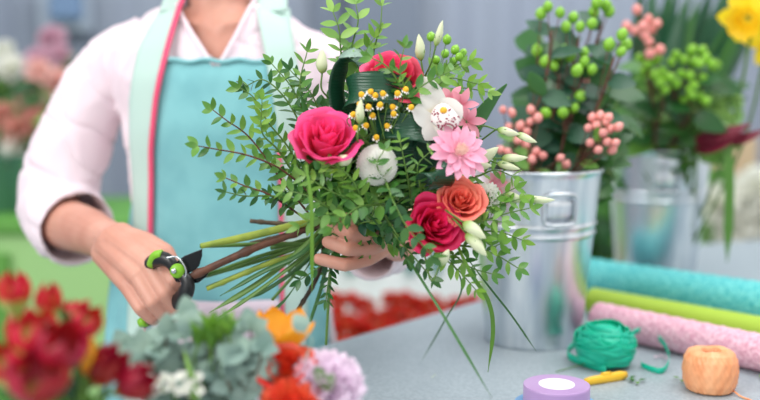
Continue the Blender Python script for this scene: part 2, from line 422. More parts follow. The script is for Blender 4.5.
# torso + neck + head, arms
b1 = MB(); b1.rings(torso(-.012, .80, 1.40)); 
NK = V((CX+.002, CY-.005, 1.40)); HD = V((CX+.004, CY-.03, 1.575))
b1.cone(NK+V((0, .01, -.05)), NK+V((0, -.008, .10)), .058, .052, 24)
b1.lathe([(.001, -.12), (.045, -.115), (.062, -.085), (.073, -.03), (.078, .02), (.074, .065), (.055, .1), (.03, .115), (.001, .12)], Matrix.Translation(HD) @ Matrix.Diagonal((.95, 1.15, 1.0, 1)), 28)
b1.cone(HD+V((0, -.083, .0)), HD+V((0, -.1, -.03)), .008, .013); 
for s in (-1, 1):
    b1.lathe([(.001, -.03), (.014, -.02), (.018, 0), (.016, .02), (.001, .03)], Matrix.Translation(HD+V((s*.076, .005, -.01))) @ Matrix.Diagonal((.4, 1, 1, 1)), 12)
    b1.cone(NK+V((s*.02, -.035, .02)), NK+V((s*.012, -.066, -.035)), .011, .008)
    b1.cone(V((CX+s*.02, front(CX+s*.02, 1.375)+.012, 1.375)), V((CX+s*.06, front(CX+s*.06, 1.37)+.016, 1.382)), .009, .007)
    b1.cone(V((CX+s*.09, CY, .86)), V((CX+s*.09, CY+.005, .48)), .09, .058); b1.cone(V((CX+s*.09, CY+.005, .48)), V((CX+s*.09, CY+.02, .09)), .056, .036)
    b1.cone(V((CX+s*.09, CY+.02, .05)), V((CX+s*.1, CY-.13, .035)), .036, .03)
b1.cone(P(128, 64, 1.665), P(86, 116, 1.67), .026, .032); b1.cone(P(86, 116, 1.67), P(62, 172, 1.665), .032, .034); b1.cone(P(62, 172, 1.665), ER, .034, .036)
b1.cone(P(312, 70, 1.665), P(350, 118, 1.67), .026, .032); b1.cone(P(350, 118, 1.67), P(390, 178, 1.66), .032, .034); b1.cone(P(390, 178, 1.66), EL, .034, .036)
b1r = remeshed(b1, .006, 5); body.add(b1r.v, b1r.f)
# right hand (photo left) with forearm
h = MB()
h.cone(ER, P(66, 224, 1.60), .038, .040, 20); h.cone(P(66, 224, 1.60), P(88, 231, 1.53), .041, .036, 20); h.cone(P(88, 231, 1.53), WR, .036, .027, 20)
def chain(mb, pts, rs):
    for a, b, ra, rb in zip(pts[:-1], pts[1:], rs[:-1], rs[1:]): mb.cone(a, b, ra, rb, 14)
mcp = [P(160, 257, 1.335), P(149, 266, 1.323), P(138, 276, 1.323), P(127, 285, 1.335)]
car = [P(121, 236, 1.415), P(115, 241, 1.405), P(110, 247, 1.405), P(105, 253, 1.415)]
for a, b, rr in zip(car, mcp, (.017, .0165, .016, .015)): h.cone(a, b, .020, rr*.80)
h.cone(car[1], mcp[1], .023, .014); h.cone(car[2], mcp[2], .022, .014); h.cone(WR, car[1].lerp(car[2], .5), .028, .024)
chain(h, [mcp[0], P(174, 281, 1.310), P(183, 296, 1.322), P(183, 304, 1.345)], [.0124, .0108, .0094, .0080])
chain(h, [mcp[1], P(165, 293, 1.300), P(176, 308, 1.312), P(177, 316, 1.338)], [.0126, .0110, .0096, .0082])
chain(h, [mcp[2], P(153, 302, 1.302), P(164, 315, 1.314), P(167, 320, 1.338)], [.0124, .0108, .0094, .0080])
chain(h, [mcp[3], P(141, 308, 1.312), P(151, 318, 1.320), P(155, 321, 1.340)], [.0116, .0100, .0088, .0074])
chain(h, [P(118, 238, 1.412), P(146, 243, 1.375), P(166, 252, 1.345), P(176, 270, 1.335)], [.021, .0155, .0115, .0095])
hr = remeshed(h, .0019, 4); body.add(hr.v, hr.f)
# left hand (photo right)
h = MB(); h.cone(EL, EL.lerp(WLh, .5), .040, .034, 20); h.cone(EL.lerp(WLh, .5), WLh, .034, .026, 20)
F4 = [([(386, 222, 1.31), (372, 221, 1.265), (352, 218, 1.245), (336, 212, 1.262)], [.0115, .0105, .0095, .0082]),
      ([(388, 231, 1.305), (372, 234, 1.258), (350, 233, 1.238), (331, 226, 1.256)], [.0118, .0108, .0097, .0084]),
      ([(388, 240, 1.305), (370, 247, 1.258), (348, 249, 1.240), (328, 242, 1.256)], [.0115, .0104, .0094, .0082]),
      ([(386, 248, 1.31), (368, 259, 1.268), (345, 265, 1.250), (319, 259, 1.256)], [.0105, .0096, .0087, .0078])]
for pts, rs in F4:
    pts = [P(*q) for q in pts]; chain(h, pts, rs); h.cone(WLh, pts[0], .022, rs[0]*1.15)
chain(h, [WLh, P(385, 222, 1.35), P(358, 212, 1.352), P(338, 206, 1.345)], [.022, .015, .011, .009])
hr = remeshed(h, .0019, 4); body.add(hr.v, hr.f)
bo = part('body', body, 'skin', person)
# face details and hair
for s in (-1, 1):
    c = HD+V((s*.03, -.079, .008)); mb = MB(); mb.ball(c, .011); e = part('eye', mb, 'eye', person); mb = MB(); mb.ball(c+V((0, -.008, 0)), .0052); part('iris', mb, 'iris', e)
mb = MB(); mb.lathe([(.001, -.006), (.018, -.003), (.02, 0), (.016, .004), (.001, .006)], Matrix.Translation(HD+V((0, -.079, -.055))) @ Matrix.Diagonal((1, .4, 1, 1)), 14); part('mouth', mb, 'lip', person)
mb = MB()
for i in range(70):
    th = rn(-.2, math.pi+.2); top = HD+V((rn(-.02, .02), rn(-.03, .04), .118))
    s1 = HD+V((math.cos(th)*.088, math.sin(th)*.1-.01, .03)); s2 = HD+V((math.cos(th)*.07, .09+rn(-.01, .02), -.05)); s3 = HD+V((rn(-.02, .02), .12, .0))
    mb.tube(smooth([top, s1, s2, s3], 5), .012, 6)
mb.ball(HD+V((0, .125, .01)), .042, 16, 10)
mb.lathe([(.001, .125), (.05, .11), (.078, .065), (.084, .02), (.08, -.03)], Matrix.Translation(HD+V((0, .02, 0))) @ Matrix.Diagonal((.98, 1.05, 1, 1)), 24, False, False)
part('hair', mb, 'hair', person)
# shirt
sh = MB(); sh.rings(torso(.004, .80, 1.408))
def cup(mb, path, rads, inner, th, n=28, hint=None, squash=1.0):
    fr = frames(path, hint); m = len(path)
    def ring(k, r): 
        p, x, y = fr[k]; return [p + x*(r*math.cos(2*math.pi*i/n)) + y*(r*squash*math.sin(2*math.pi*i/n)) for i in range(n)]
    rr = [ring(k, rads[k]) for k in range(m)]
    rr += [ring(k, rads[k]-th) for k in range(m-1, m-1-inner, -1)]
    mb.rings(rr)
def resample(path, n=40):
    ln = [0]
    for a, b in zip(path[:-1], path[1:]): ln.append(ln[-1]+(b-a).length)
    out = []
    for i in range(n):
        s = ln[-1]*i/(n-1); k = 0
        while k < len(ln)-2 and ln[k+1] < s: k += 1
        out.append(path[k].lerp(path[k+1], (s-ln[k])/max(1e-9, ln[k+1]-ln[k])))
    return out
pr = resample(smooth([P(150, 42, 1.66), P(118, 62, 1.665), P(86, 112, 1.67), P(65, 170, 1.665), P(59, 204, 1.65), P(65, 220, 1.625), P(78, 229, 1.585)], 8), 40)
rr = interp([.045, .052, .056, .060, .0625, .066, .066, .063, .060, .058], 40)
for k in range(31, 40): rr[k] += .006
cup(sh, pr, rr, 12, .009)
pl = resample(smooth([P(286, 48, 1.66), P(316, 66, 1.665), P(350, 116, 1.67), P(392, 176, 1.66), P(408, 204, 1.61), P(394, 236, 1.50), P(370, 253, 1.385)], 8), 40)
rl = interp([.045, .055, .058, .056, .055, .054, .050, .044, .041, .038], 40)
for k in range(34, 40): rl[k] += .004
cup(sh, pl, rl, 12, .008)
shr = remeshed(sh, .0042, 8)
def fold_noise(p):
    a = noise.noise(V((p.x*9+p.z*5, p.y*7, p.z*4-p.x*6))); b = noise.noise(V((p.x*22-p.z*9, p.y*18+4, p.z*11+p.x*10)))
    c = noise.noise(V((p.x*16+p.z*12, p.y*6, p.z*7-p.x*8+3))); d = noise.noise(V((p.x*6-p.z*14, p.y*9, p.z*5+p.x*9+7)))
    return (.5-abs(a))*.010 + (.5-abs(b))*.005 - .004*max(0, 1-abs(c)*9)**1.5 - .004*max(0, 1-abs(d)*9)**1.5
VN = [PY(176, -14, 1.55), PY(254, -14, 1.55), PY(217, 63, 1.55)]
def inV(p):
    # inside the V opening, seen square on from the front (x, z)
    z0 = VN[2].z; 
    if p.z < z0: return -1
    t = (p.z-z0)/(VN[0].z-z0); hw = .069*t**.85; c = VN[2].x*(1-t)+CX*t
    return hw-abs(p.x-c)
nv = []
for p, nn in zip(shr.v, shr.n):
    q = p + nn*(fold_noise(p)-.004)
    nv.append(q)
shirt_v = nv
keep = []
for f in shr.f:
    c = sum((shirt_v[i] for i in f), V())/len(f)
    if c.y < CY and inV(c) > 0: continue
    if c.z > 1.398 and (V((c.x-NK.x, c.y-NK.y, 0))).length < .066: continue
    keep.append(f)
sm = MB(); sm.add(shirt_v, keep)
shirt = part('shirt', sm, 'shirt', person)
# folded V neckline bands
for s in (-1, 1):
    pts = []
    for k in range(9):
        t = k/8; z = VN[2].z-.004+(VN[0].z+.004-VN[2].z)*t; x = VN[2].x*(1-t)+CX*t + s*(.069*t**.85+.002)
        pts.append(V((x, front(x, z, .010), z)))
    mb = MB(); mb.tube(pts, .0032, 10, flat=.35, hint=V((1, 0, 0))); part('neckline', mb, 'shirt', shirt)
# apron
apron_root = None
def sheet(name, m, xl, xr, z0, z1, off, parent, nu=20, nv=40, th=.002, fold=1.0):
    def fn(u, v):
        z = z0+(z1-z0)*v; x = xl(z)+(xr(z)-xl(z))*u
        a, _ = sect(z); xx = max(CX-a*.96, min(CX+a*.96, x))
        y = front(xx, z, off) + max(0, abs(x-xx))*.9
        y -= fold*(.004*math.sin(x*60+z*4)*max(0, min(1, (1.28-z)*4)) + .006*noise.noise(V((x*14, 2, z*5))))
        return V((x, y, z))
    mb = MB(); mb.grid(fn, nu, nv); return part(name, mb, m, parent, solid=th)
def XZ(px, py, Y=1.545):
    p = PY(px, py, Y); return (p.z, p.x)
def curve(lst, Y=1.545):
    pts = sorted(XZ(px, py, Y) for px, py in lst)
    def f(z):
        if z <= pts[0][0]: return pts[0][1]
        if z >= pts[-1][0]: return pts[-1][1]
        for a, b in zip(pts[:-1], pts[1:]):
            if z <= b[0]: return a[1]+(b[1]-a[1])*(z-a[0])/(b[0]-a[0])
    return f
zof = lambda py: PY(200, py, 1.545).z
inL = curve([(181, -10), (177, 0), (167, 50), (157, 100), (151, 150), (149, 240), (147, 330), (147, 500)])
outL = curve([(166, -10), (158, 0), (135, 50), (127, 100), (125, 150), (125, 240), (125, 330), (125, 500)])
inR = curve([(249, -10), (252, 0), (264, 50), (274, 100), (279, 150), (281, 240), (283, 330), (283, 500)])
outR = curve([(280, -10), (283, 0), (294, 50), (302, 100), (305, 150), (305, 240), (306, 330), (306, 500)])
wl = curve([(122, 205), (112, 250), (98, 285), (94, 330), (94, 500)]); wr_ = curve([(307, 205), (313, 250), (320, 285), (327, 330), (328, 500)])
apron = sheet('apron', 'apron_teal', lambda z: inL(z)-.004, lambda z: inR(z)+.004, .55, zof(60), .010, person, 30, 60)
apron['label'] = 'teal bib apron panel'
mb = MB(); pts = []
for k in range(25):
    x = inL(zof(60)) + (inR(zof(60))-inL(zof(60)))*k/24; z = zof(60)-.001+.002*math.sin(k*.8); pts.append(V((x, front(x, z, .013), z)))
mb.tube(pts, .0035, 6); part('hem', mb, 'apron_teal', apron)
for nm, a, b in (('side_panel', wl, outL), ('side_panel', outR, wr_)):
    sheet(nm, 'apron_teal', a, b, .55, zof(205), .012, apron, 8, 40)
for a, b in ((outL, inL), (inR, outR)):
    o = sheet('strap', 'apron_mint', a, b, .55, 1.402, .015, apron, 6, 60, .003, .6); o['label'] = 'pale mint strap'
for cv, s in ((inL, 1), (inR, -1)):
    mb = MB(); pts = []
    top = zof(0)+.01 if s == 1 else zof(150)
    for k in range(50):
        z = .56+(top-.56)*k/49; x = cv(z); pts.append(V((x, front(x, z, .019)-.003*math.sin(x*60+z*4)*max(0, min(1, (1.28-z)*4)), z)))
    mb.tube(pts, .0042 if s == 1 else .003, 8, flat=.6, hint=V((1, 0, 0))); o = part('piping', mb, 'piping', apron); o['label'] = 'bright pink piping'
sheet('pocket', 'pocket', lambda z: inL(z)+.012, lambda z: inR(z)-.004, .60, zof(298), .022, apron, 20, 20)['label'] = 'pale lilac pocket panel'
sheet('tie', 'strap_grey', lambda z: inL(z)+.003, lambda z: inL(z)+.014, .60, zof(285), .024, apron, 3, 20)['label'] = 'grey tie'
# strap tops over the shoulders
for s, ax, bx in ((-1, outL(1.4), inL(1.4)), (1, inR(1.4), outR(1.4))):
    cx = (ax+bx)/2; mb = MB()
    pth = smooth([V((cx, front(cx, 1.395, .014), 1.395)), V((cx+s*-.004, CY-.03, 1.43)), V((cx-s*.02, CY+.04, 1.435)), V((cx-s*.03, CY+.1, 1.37)), V((cx-s*.03, CY+.115, 1.2))], 6)
    mb.ribbon(pth, abs(bx-ax), V((1, 0, 0))); part('strap_back', mb, 'apron_mint', apron, solid=.003)
# trousers and shoes
mb = MB(); mb.rings(torso(-.002, .72, .93, 32, 10))
for s in (-1, 1): mb.tube(smooth([V((CX+s*.09, CY, .84)), V((CX+s*.09, CY, .48)), V((CX+s*.09, CY+.02, .08))], 6), interp([.080, .072, .065], 13), 20)
part('trousers', mb, 'trousers', person)
for s in (-1, 1):
    mb = MB(); mb.tube([V((CX+s*.09, CY+.05, .045)), V((CX+s*.09, CY, .05)), V((CX+s*.1, CY-.08, .045)), V((CX+s*.103, CY-.17, .035))], [.042, .046, .044, .032], 16, flat=1.0); part('shoe', mb, 'leather', person)

# ------------------------------------------------------------------ pruning shears
r = empty('pruning_shears', P(172, 272, 1.29), 'black and lime green pruning shears in the hand, cutting a brown stem', 'shears')
def plate(outline, d, th, name, m, parent):
    pts = [P(x, y, d) for x, y in outline]; n = len(pts); back = [p+FW*th for p in pts]; mb = MB()
    mb.add(pts+back, [tuple(range(n)), tuple(reversed(range(n, 2*n)))]+[(i, n+i, n+(i+1) % n, (i+1) % n) for i in range(n)])
    return part(name, mb, m, parent, flat=True, bevel=.0006)
plate([(170, 274), (176, 262), (184, 256), (194, 252), (202, 249), (202, 256), (199, 266), (194, 271), (186, 274), (178, 279)], 1.283, .003, 'blade', 'blade', r)
plate([(172, 276), (184, 275), (192, 280), (200, 275), (209, 264), (212, 266), (206, 277), (198, 283), (188, 283), (176, 282)], 1.288, .004, 'hook_blade', 'blade', r)
mb = MB(); mb.tube(smooth([P(178, 277, 1.285), P(170, 262, 1.288), P(158, 259, 1.300), P(146, 268, 1.322), P(136, 284, 1.342)], 5), interp([.006, .009, .0105, .009, .008], 21), 12, flat=.8); part('handle', mb, 'black', r)
mb = MB(); mb.tube(smooth([P(176, 268, 1.288), P(187, 281, 1.282), P(186, 292, 1.284), P(178, 301, 1.30), P(160, 314, 1.345), P(142, 324, 1.335)], 5), interp([.006, .0095, .011, .0105, .008, .0075], 26), 12, flat=.8); part('handle', mb, 'black', r)
mb = MB(); mb.tube(smooth([P(162, 254, 1.291), P(155, 256, 1.296), P(151, 265, 1.306)], 5), [.006]*11, 10); o = part('grip_inlay', mb, 'grip_green', r); o['label'] = 'lime green inlay on upper grip'
mb = MB(); mb.tube([P(146, 321, 1.328), P(139, 324, 1.328)], [.0085, .006], 10); o = part('end_cap', mb, 'grip_green', r); o['label'] = 'lime green end cap'
c = P(177, 271, 1.277); mb = MB(); mb.lathe([(.0001, 0), (.009, 0), (.0095, .002), (.0095, .007), (.0001, .007)], axisM(c, FW), 20); part('washer', mb, 'grip_green', r)
mb = MB(); mb.lathe([(.0001, -.003), (.003, -.0025), (.0038, -.001), (.0038, .003), (.0001, .003)], axisM(c-RT*.004, FW), 12); part('pivot_bolt', mb, 'chrome', r)
mb = MB(); mb.tube(smooth([P(166, 258, 1.275), P(176, 257, 1.274), P(184, 265, 1.274), P(186, 275, 1.276), P(181, 284, 1.28)], 6), .0013, 8); part('spring', mb, 'chrome', r)

# ------------------------------------------------------------------ flower builders
def rose_mesh(Mx, R, seed=0, N=26, opn=1.0):
    rr = random.Random(seed); mb = MB()
    for i in range(N):
        t = i/(N-1); th0 = i*2.39996 + rr.uniform(-.2, .2)
        ri = R*(.09+.86*t**1.15); hi = R*(1.18-.42*t*opn) ; sp = 1.35-.5*t; ph = rr.uniform(0, 6)
        def fn(u, v):
            uu = u*2-1; ww = sp*max(.05, math.sin(math.pi*(.10+.68*v)))**.6
            zt = 1-.16*abs(uu)**3 - .05*t*math.cos(uu*3+ph)
            roll = max(0, (v-.72)/.28)**2
            rho = ri*math.sin(min(1, v*1.05)*math.pi/2)**.62*(1+.10*uu) + R*.20*t*roll*(.5+.5*math.cos(uu*1.2))
            z = hi*(v**1.15)*zt - R*.16*t*roll
            rho += R*.035*math.sin(uu*5+ph)*v*v*(.3+t)
            a = th0+uu*ww
            return Mx @ V((rho*math.cos(a), rho*math.sin(a), z))
        mb.grid(fn, 9, 9)
    return mb
def ruffle_mesh(Mx, R, seed=0, N=46, flat=.75):
    rr = random.Random(seed); mb = MB()
    for i in range(N):
        t = (i+.5)/N; th0 = i*2.39996; phi = 1.45*t**.7
        ax = V((math.sin(phi)*math.cos(th0), math.sin(phi)*math.sin(th0), math.cos(phi)*flat+.12)); side = V((-math.sin(th0), math.cos(th0), 0)); nn = ax.cross(side)
        ph = rr.uniform(0, 6); L = R*rr.uniform(.9, 1.05)
        def fn(u, v):
            uu = u*2-1; ser = 1+.05*(1 if int(u*14+ph) % 2 else -1)*(v > .9)
            wdt = R*.36*(.15+v**1.2)
            return Mx @ (ax*(L*(.2+.8*v)*ser*(1-.10*uu*uu)) + side*(uu*wdt) + nn*(R*.10*v*v*math.sin(uu*6+ph)) )
        mb.grid(fn, 10, 5)
    return mb
def petals_ring(mb, Mx, N, r0, L, W, elev, curl, fold, p, off=0, jit=.1, n=6, tip=1.0, rx=.85):
    R3 = Mx.to_3x3()
    for i in range(N):
        th = 2*math.pi*(i+off)/N + rn(-jit, jit)*.3; e = elev+rn(-jit, jit)
        d = V((math.cos(th)*math.cos(e), math.sin(th)*math.cos(e), math.sin(e))); nn = V((-math.cos(th)*math.sin(e), -math.sin(th)*math.sin(e), math.cos(e)))
        mb.leaf(Mx @ V((r0*math.cos(th), r0*math.sin(th), 0)), R3 @ d, R3 @ nn, L*(1+rn(-jit, jit)*.5), W, curl, fold, n, p, tip, 0, rx)
def tulip_mesh(Mx, R, H, open_=.2, N=6, seed=0):
    rr = random.Random(seed); mb = MB()
    for i in range(N):
        th0 = 2*math.pi*i/N + rr.uniform(-.1, .1); o = open_*(1+.4*(i % 2)); k = 1-.1*(i % 2)
        def fn(u, v):
            uu = u*2-1; hw = .72*math.sin(math.pi*(.12+.88*v**.85)) if v < 1 else 0
            hw = max(0.02, hw)**.6*.85
            rho = R*k*(math.sin(math.pi*min(1, .08+.74*v**1.1)) - .1 + o*v*v*1.5); z = H*v*(1-.06*uu*uu) - o*H*.3*v**3
            return Mx @ V((rho*math.cos(th0+uu*hw)*(1-.05*uu*uu), rho*math.sin(th0+uu*hw)*(1-.05*uu*uu), z))
        mb.grid(fn, 6, 9)
    return mb
def bud_mesh(Mx, R, H):
    mb = MB(); n = 12; rings = []; ts = []
    prof = [(0.15, 0), (.55, .06), (.9, .2), (1, .38), (.92, .58), (.66, .78), (.4, .92), (.14, 1.02), (.02, 1.06)]
    for r, z in prof:
        rings.append([Mx @ V((R*r*(1+.12*math.cos(3*(a+z*2.2)))*math.cos(a), R*r*(1+.12*math.cos(3*(a+z*2.2)))*math.sin(a), H*z)) for a in [2*math.pi*i/n for i in range(n)]]); ts.append(z)
    mb.rings(rings, ts=ts); return mb
def sprig(name, pts, label, mat_leaf='leaf_mid', L=.018, W=.009, step=.011, stem='stem_green', sr=.0010, group=None, skip=.12, cat='foliage', mode='pair', ang=.95, curl=.12, term=True, tail=None, droop=0, p=.85):
    path = smooth(pts, 8); base = path[0]
    root = empty(name, base, label, cat, group)
    mb = MB(); m = len(path); full = (list(reversed(tail)) if tail else []) + path
    mb.tube(full, [sr*1.6]*(len(full)-m) + [sr*(1.5-.9*i/m) for i in range(m)], 6); part('stem', mb, stem, root)
    mb = MB(); path = resample(path, 60)
    ln = sum((b-a).length for a, b in zip(path[:-1], path[1:])); n = max(2, int(ln*(1-skip)/step)); 
    side0 = None
    for k in range(n+1):
        q = skip+(1-skip)*k/n; f = q*59; i = min(58, int(f)); pos = path[i].lerp(path[i+1], f-i); tg = (path[i+1]-path[i]).normalized()
        v2 = toC(pos); side = tg.cross(v2)
        if side.length < .1: side = tg.cross(V((0, 0, 1)))
        side.normalize()
        side = (Matrix.Rotation(rn(-.9, .9), 3, tg) @ side)
        sc = (1-.22*q)*rn(.78, 1.18)
        for s in ((1, -1) if mode == 'pair' else ((1,) if k % 2 else (-1,))):
            d = tg*math.cos(ang+rn(-.25, .25)) + side*(s*math.sin(ang)) + V((0, 0, -droop)); nn = (v2*.9+V((0, 0, .7))+rv(.6)).normalized()
            mb.leaf(pos, d, nn, L*sc, W*sc*rn(.85, 1.1), curl*rn(-.3, 1.6), rn(.05, .3), 6, p)
    if term: mb.leaf(path[-1], path[-1]-path[-4], toC(path[-1])+rv(.5), L*.8, W*.75, .05, .15, 6, p)
    part('foliage', mb, mat_leaf, root); return root

# ------------------------------------------------------------------ the bouquet
BIND = P(318, 238, 1.30)
def tailpts(end=None, spread=.008):
    b = BIND+rv(spread)
    if end is None: return [b]
    return smooth([b, b.lerp(end, .5)+rv(.002), end], 4)
def stem_to_bind(c, ax, rad, root, m='stem_green', end=None):
    a = c-ax*.01; b = BIND+rv(.007); mid = a.lerp(b, .45)-ax*.02+FW*.02
    pts = [a, a-ax*.015, mid, b] + ([b.lerp(end, .5)+rv(.002), end] if end is not None else [b+(b-mid).normalized()*.06])
    mb = MB(); mb.tube(smooth(pts, 6), rad, 8); return part('stem', mb, m, root)
def sepals(c, ax, R, root, n=5):
    mb = MB(); Mx = axisM(c, ax); petals_ring(mb, Mx, n, R*.08, R*.9, R*.3, .35, -.2, .2, .8); part('calyx', mb, 'leaf_mid', root)

def rose(px, py, d, R, m, label, right=0, up=.4, seed=0, end=None, N=26, opn=1.0, tall=1.0):
    c0 = P(px, py, d); ax = (toC(c0) + UP*up + RT*right).normalized(); c = c0-ax*R*.7*tall
    root = empty('rose', c, label, 'flower'); part('bloom', rose_mesh(axisM(c, ax, seed) @ Matrix.Diagonal((1, 1, tall, 1)), R, seed, N, opn), m, root)
    sepals(c, ax, R, root); stem_to_bind(c, ax, .0028, root, 'stem_green', end); return root
rose(325, 136, 1.145, .0395, 'rose_pink', 'large hot pink open rose, leftmost of the bouquet roses', .05, .85, 3, P(200, 246, 1.29), 24, .8, 1.3)
rose(394, 74, 1.185, .037, 'rose_back', 'pink rose half hidden behind leaves at the top of the bouquet', .2, .8, 5, P(207, 288, 1.30), 22, .9, 1.25)
rose(436, 224, 1.148, .036, 'rose_red', 'deep cerise rose low in the bouquet under leaf pairs', .45, .25, 9, P(206, 276, 1.32))
rose(461, 199, 1.160, .029, 'rose_coral', 'coral orange ruffled rose below the pink gerbera', .25, .5, 12, None, 30)
# outer guard petal of the cerise rose
# pompon chrysanthemum
c = P(377, 165, 1.160); ax = (toC(c)+UP*.3).normalized(); root = empty('chrysanthemum', c, 'round white pompon chrysanthemum at the middle of the bouquet', 'flower')
mb = MB(); Mx = axisM(c, ax); R3 = Mx.to_3x3()
mb.ball(c, .0150, 20, 14)
for i in range(380):
    ph = math.acos(1-1.9*(i+.5)/380); th = i*2.39996
    d = V((math.sin(ph)*math.cos(th), math.sin(ph)*math.sin(th), math.cos(ph))); nn = V((-math.cos(ph)*math.cos(th), -math.cos(ph)*math.sin(th), math.sin(ph)))
    mb.leaf(c+R3 @ (d*.0135), R3 @ (d*.55-nn*.45+V((0, 0, .25))), R3 @ (d+nn*.3), .0115, .0062, -.35, .35, 4, 1.5, rx=.5)
part('petals', mb, 'mum_white', root); stem_to_bind(c-ax*.012, ax, .0022, root)
# orchid
c = P(441, 116, 1.165); ax = (toC(c)+RT*.25+UP*.1).normalized(); root = empty('orchid', c, 'white orchid with a speckled maroon lip near the bouquet top', 'flower')
def opetal(ang, L, W, e=.25, curl=.2):
    a = math.radians(ang); d = (RT*math.cos(a)+UP*math.sin(a)+ax*e); mb = MB(); mb.leaf(c-ax*.006, d, ax, L, W, curl, -.12, 10, .72, rx=.5)
    part('petal', mb, 'orchid_white', root, sub=1)
for a in ((112, .052, .030), (172, .034, .034, .3, .1), (25, .030, .036, .3, .1), (238, .034, .026), (300, .030, .026)): opetal(*a)
mb = MB()
def lipf(u, v):
    a = (u-.5)*3.6; lobe = 1+.35*abs(math.sin(a*1.1))-.25*v*(u < .5)
    rr_ = .0105*(.45+.75*math.sin(math.pi*min(1, .15+.8*v)))*lobe
    return c + ax*(.016*v*(1-.5*v)+.004+.004*math.cos(a)) + RT*(rr_*math.sin(a)+.004*v) - UP*(.019*v - .011*math.cos(a)*(1-.5*v)-.003)
mb.grid(lipf, 12, 8); lip = part('lip', mb, 'orchid_lip', root, solid=.0008)
mb = MB()
for k in range(44):
    u, v = rn(.03, .97), rn(.15, 1); p0 = lipf(u, v); mb.ball(p0+toC(p0)*.0007, rn(.0007, .0013), 6, 4)
for k in range(24):
    u = k/23; mb.ball(lipf(u, 1), .0009, 6, 4)
part('speckles', mb, 'orchid_spot', lip)
mb = MB(); mb.ball(c+ax*.012+UP*.005, .0045, 10, 6); part('column', mb, 'gold', root)
stem_to_bind(c-ax*.01, ax, .0022, root)
# gerbera
c = P(459, 152, 1.150); ax = (toC(c)+RT*.45+UP*.45).normalized(); root = empty('gerbera', c, 'pale pink gerbera daisy right of the speckled orchid', 'flower')
mb = MB(); Mx = axisM(c, ax)
petals_ring(mb, Mx, 17, .005, .032, .0115, .10, .15, .2, 1.2, 0, .14, 7, rx=.6); petals_ring(mb, Mx, 14, .004, .026, .0105, .34, .1, .2, 1.2, .5, .2, 7, rx=.6)
petals_ring(mb, Mx, 12, .003, .016, .005, .65, -.1, .2, .9, .2, .2, 5)
part('petals', mb, 'gerbera', root); mb = MB(); mb.ball(c+ax*.003, .0065, 12, 8)
for k in range(50):
    a = k*2.4; rr0 = .0062*math.sqrt(k/50); mb.cone(Mx @ V((rr0*math.cos(a), rr0*math.sin(a), .006)), Mx @ V((rr0*1.25*math.cos(a), rr0*1.25*math.sin(a), .0115)), .0006, .0005, 5)
part('disc', mb, 'gerb_disc', root); stem_to_bind(c-ax*.004, ax, .0025, root)
# small white carnation right of the coral rose, and pale pink small blossoms
c = P(489, 198, 1.18); ax = (toC(c)+RT*.5).normalized(); root = empty('carnation', c-ax*.012, 'small white carnation right of the coral rose', 'flower')
part('petals', ruffle_mesh(axisM(c-ax*.012, ax), .020, 3, 34), 'white_petal', root); stem_to_bind(c-ax*.012, ax, .0018, root)
for px, py, d, rx, up_, lb in ((463, 103, 1.19, .3, .5, 'small pink blossom above the gerbera, upper of two'), (471, 121, 1.18, .6, .1, 'small pink blossom right of the orchid, lower of two'),
                        (497, 184, 1.2, .8, .2, 'pale pink blossom at the right rim above the white carnation'), (450, 95, 1.20, -.1, .9, 'small pink blossom at top right of the orchid')):
    c = P(px, py, d); ax = (toC(c)+RT*rx+UP*up_).normalized(); root = empty('alstroemeria', c-ax*.01, lb, 'flower')
    mb = MB(); petals_ring(mb, axisM(c-ax*.01, ax), 6, .001, .022, .010, .75, .35, .25, 1.1, 0, .25, 6); part('petals', mb, 'pale_pink', root); stem_to_bind(c-ax*.01, ax, .0012, root)
# chamomile
cham = [(352, 118, 'beside the hot pink rose'), (363, 98, 'at the upper left of the dark leaf'), (372, 92, 'tallest of the left spray'), (383, 95, 'on the dark leaf fold'), (360, 108, 'in the left spray'), (370, 108, 'in the left spray'), (379, 106, 'in the left spray'),
        (357, 131, 'low beside the pink rose'), (371, 119, 'low in the left spray'), (377, 137, 'lowest, above the white pompon'), (388, 126, 'right of the left spray'), (395, 107, 'in the right spray'), (410, 108, 'in the right spray, nearest the orchid'), (398, 95, 'in the right spray'), (404, 93, 'top of the right spray'), (392, 116, 'low in the right spray'), (366, 126, 'low in the left spray'), (376, 98, 'in the left spray')]
for i, (px, py, wh) in enumerate(cham):
    c = P(px+rn(-2, 2), py+rn(-2, 2)-1, 1.150+rn(-.008, .012)); ax = (toC(c)*.7+UP*rn(.4, 1.3)+RT*rn(-.9, .9)).normalized()
    root = empty('chamomile', c, 'tiny yellow and white chamomile flower %s' % wh, 'flower', ('chamomile flowers %s' % wh))
    mb = MB(); Mx = axisM(c, ax); petals_ring(mb, Mx, 8, .002, .0042, .0026, -.4, .3, .1, 1.2, 0, .4, 4); part('petals', mb, 'daisy', root)
    mb = MB(); mb.lathe([(.0030, -.0012), (.0036, .0005), (.0032, .0028), (.0020, .0044), (.0001, .0052)], Mx, 12); part('disc', mb, 'yellow', root)
    b = P(378+rn(-6, 6), 165, 1.19); mb = MB(); mb.tube(smooth([c, c-ax*.012, c.lerp(b, .6)+rv(.004), b, BIND], 5), .0007, 5); part('stem', mb, 'stem_green', root)
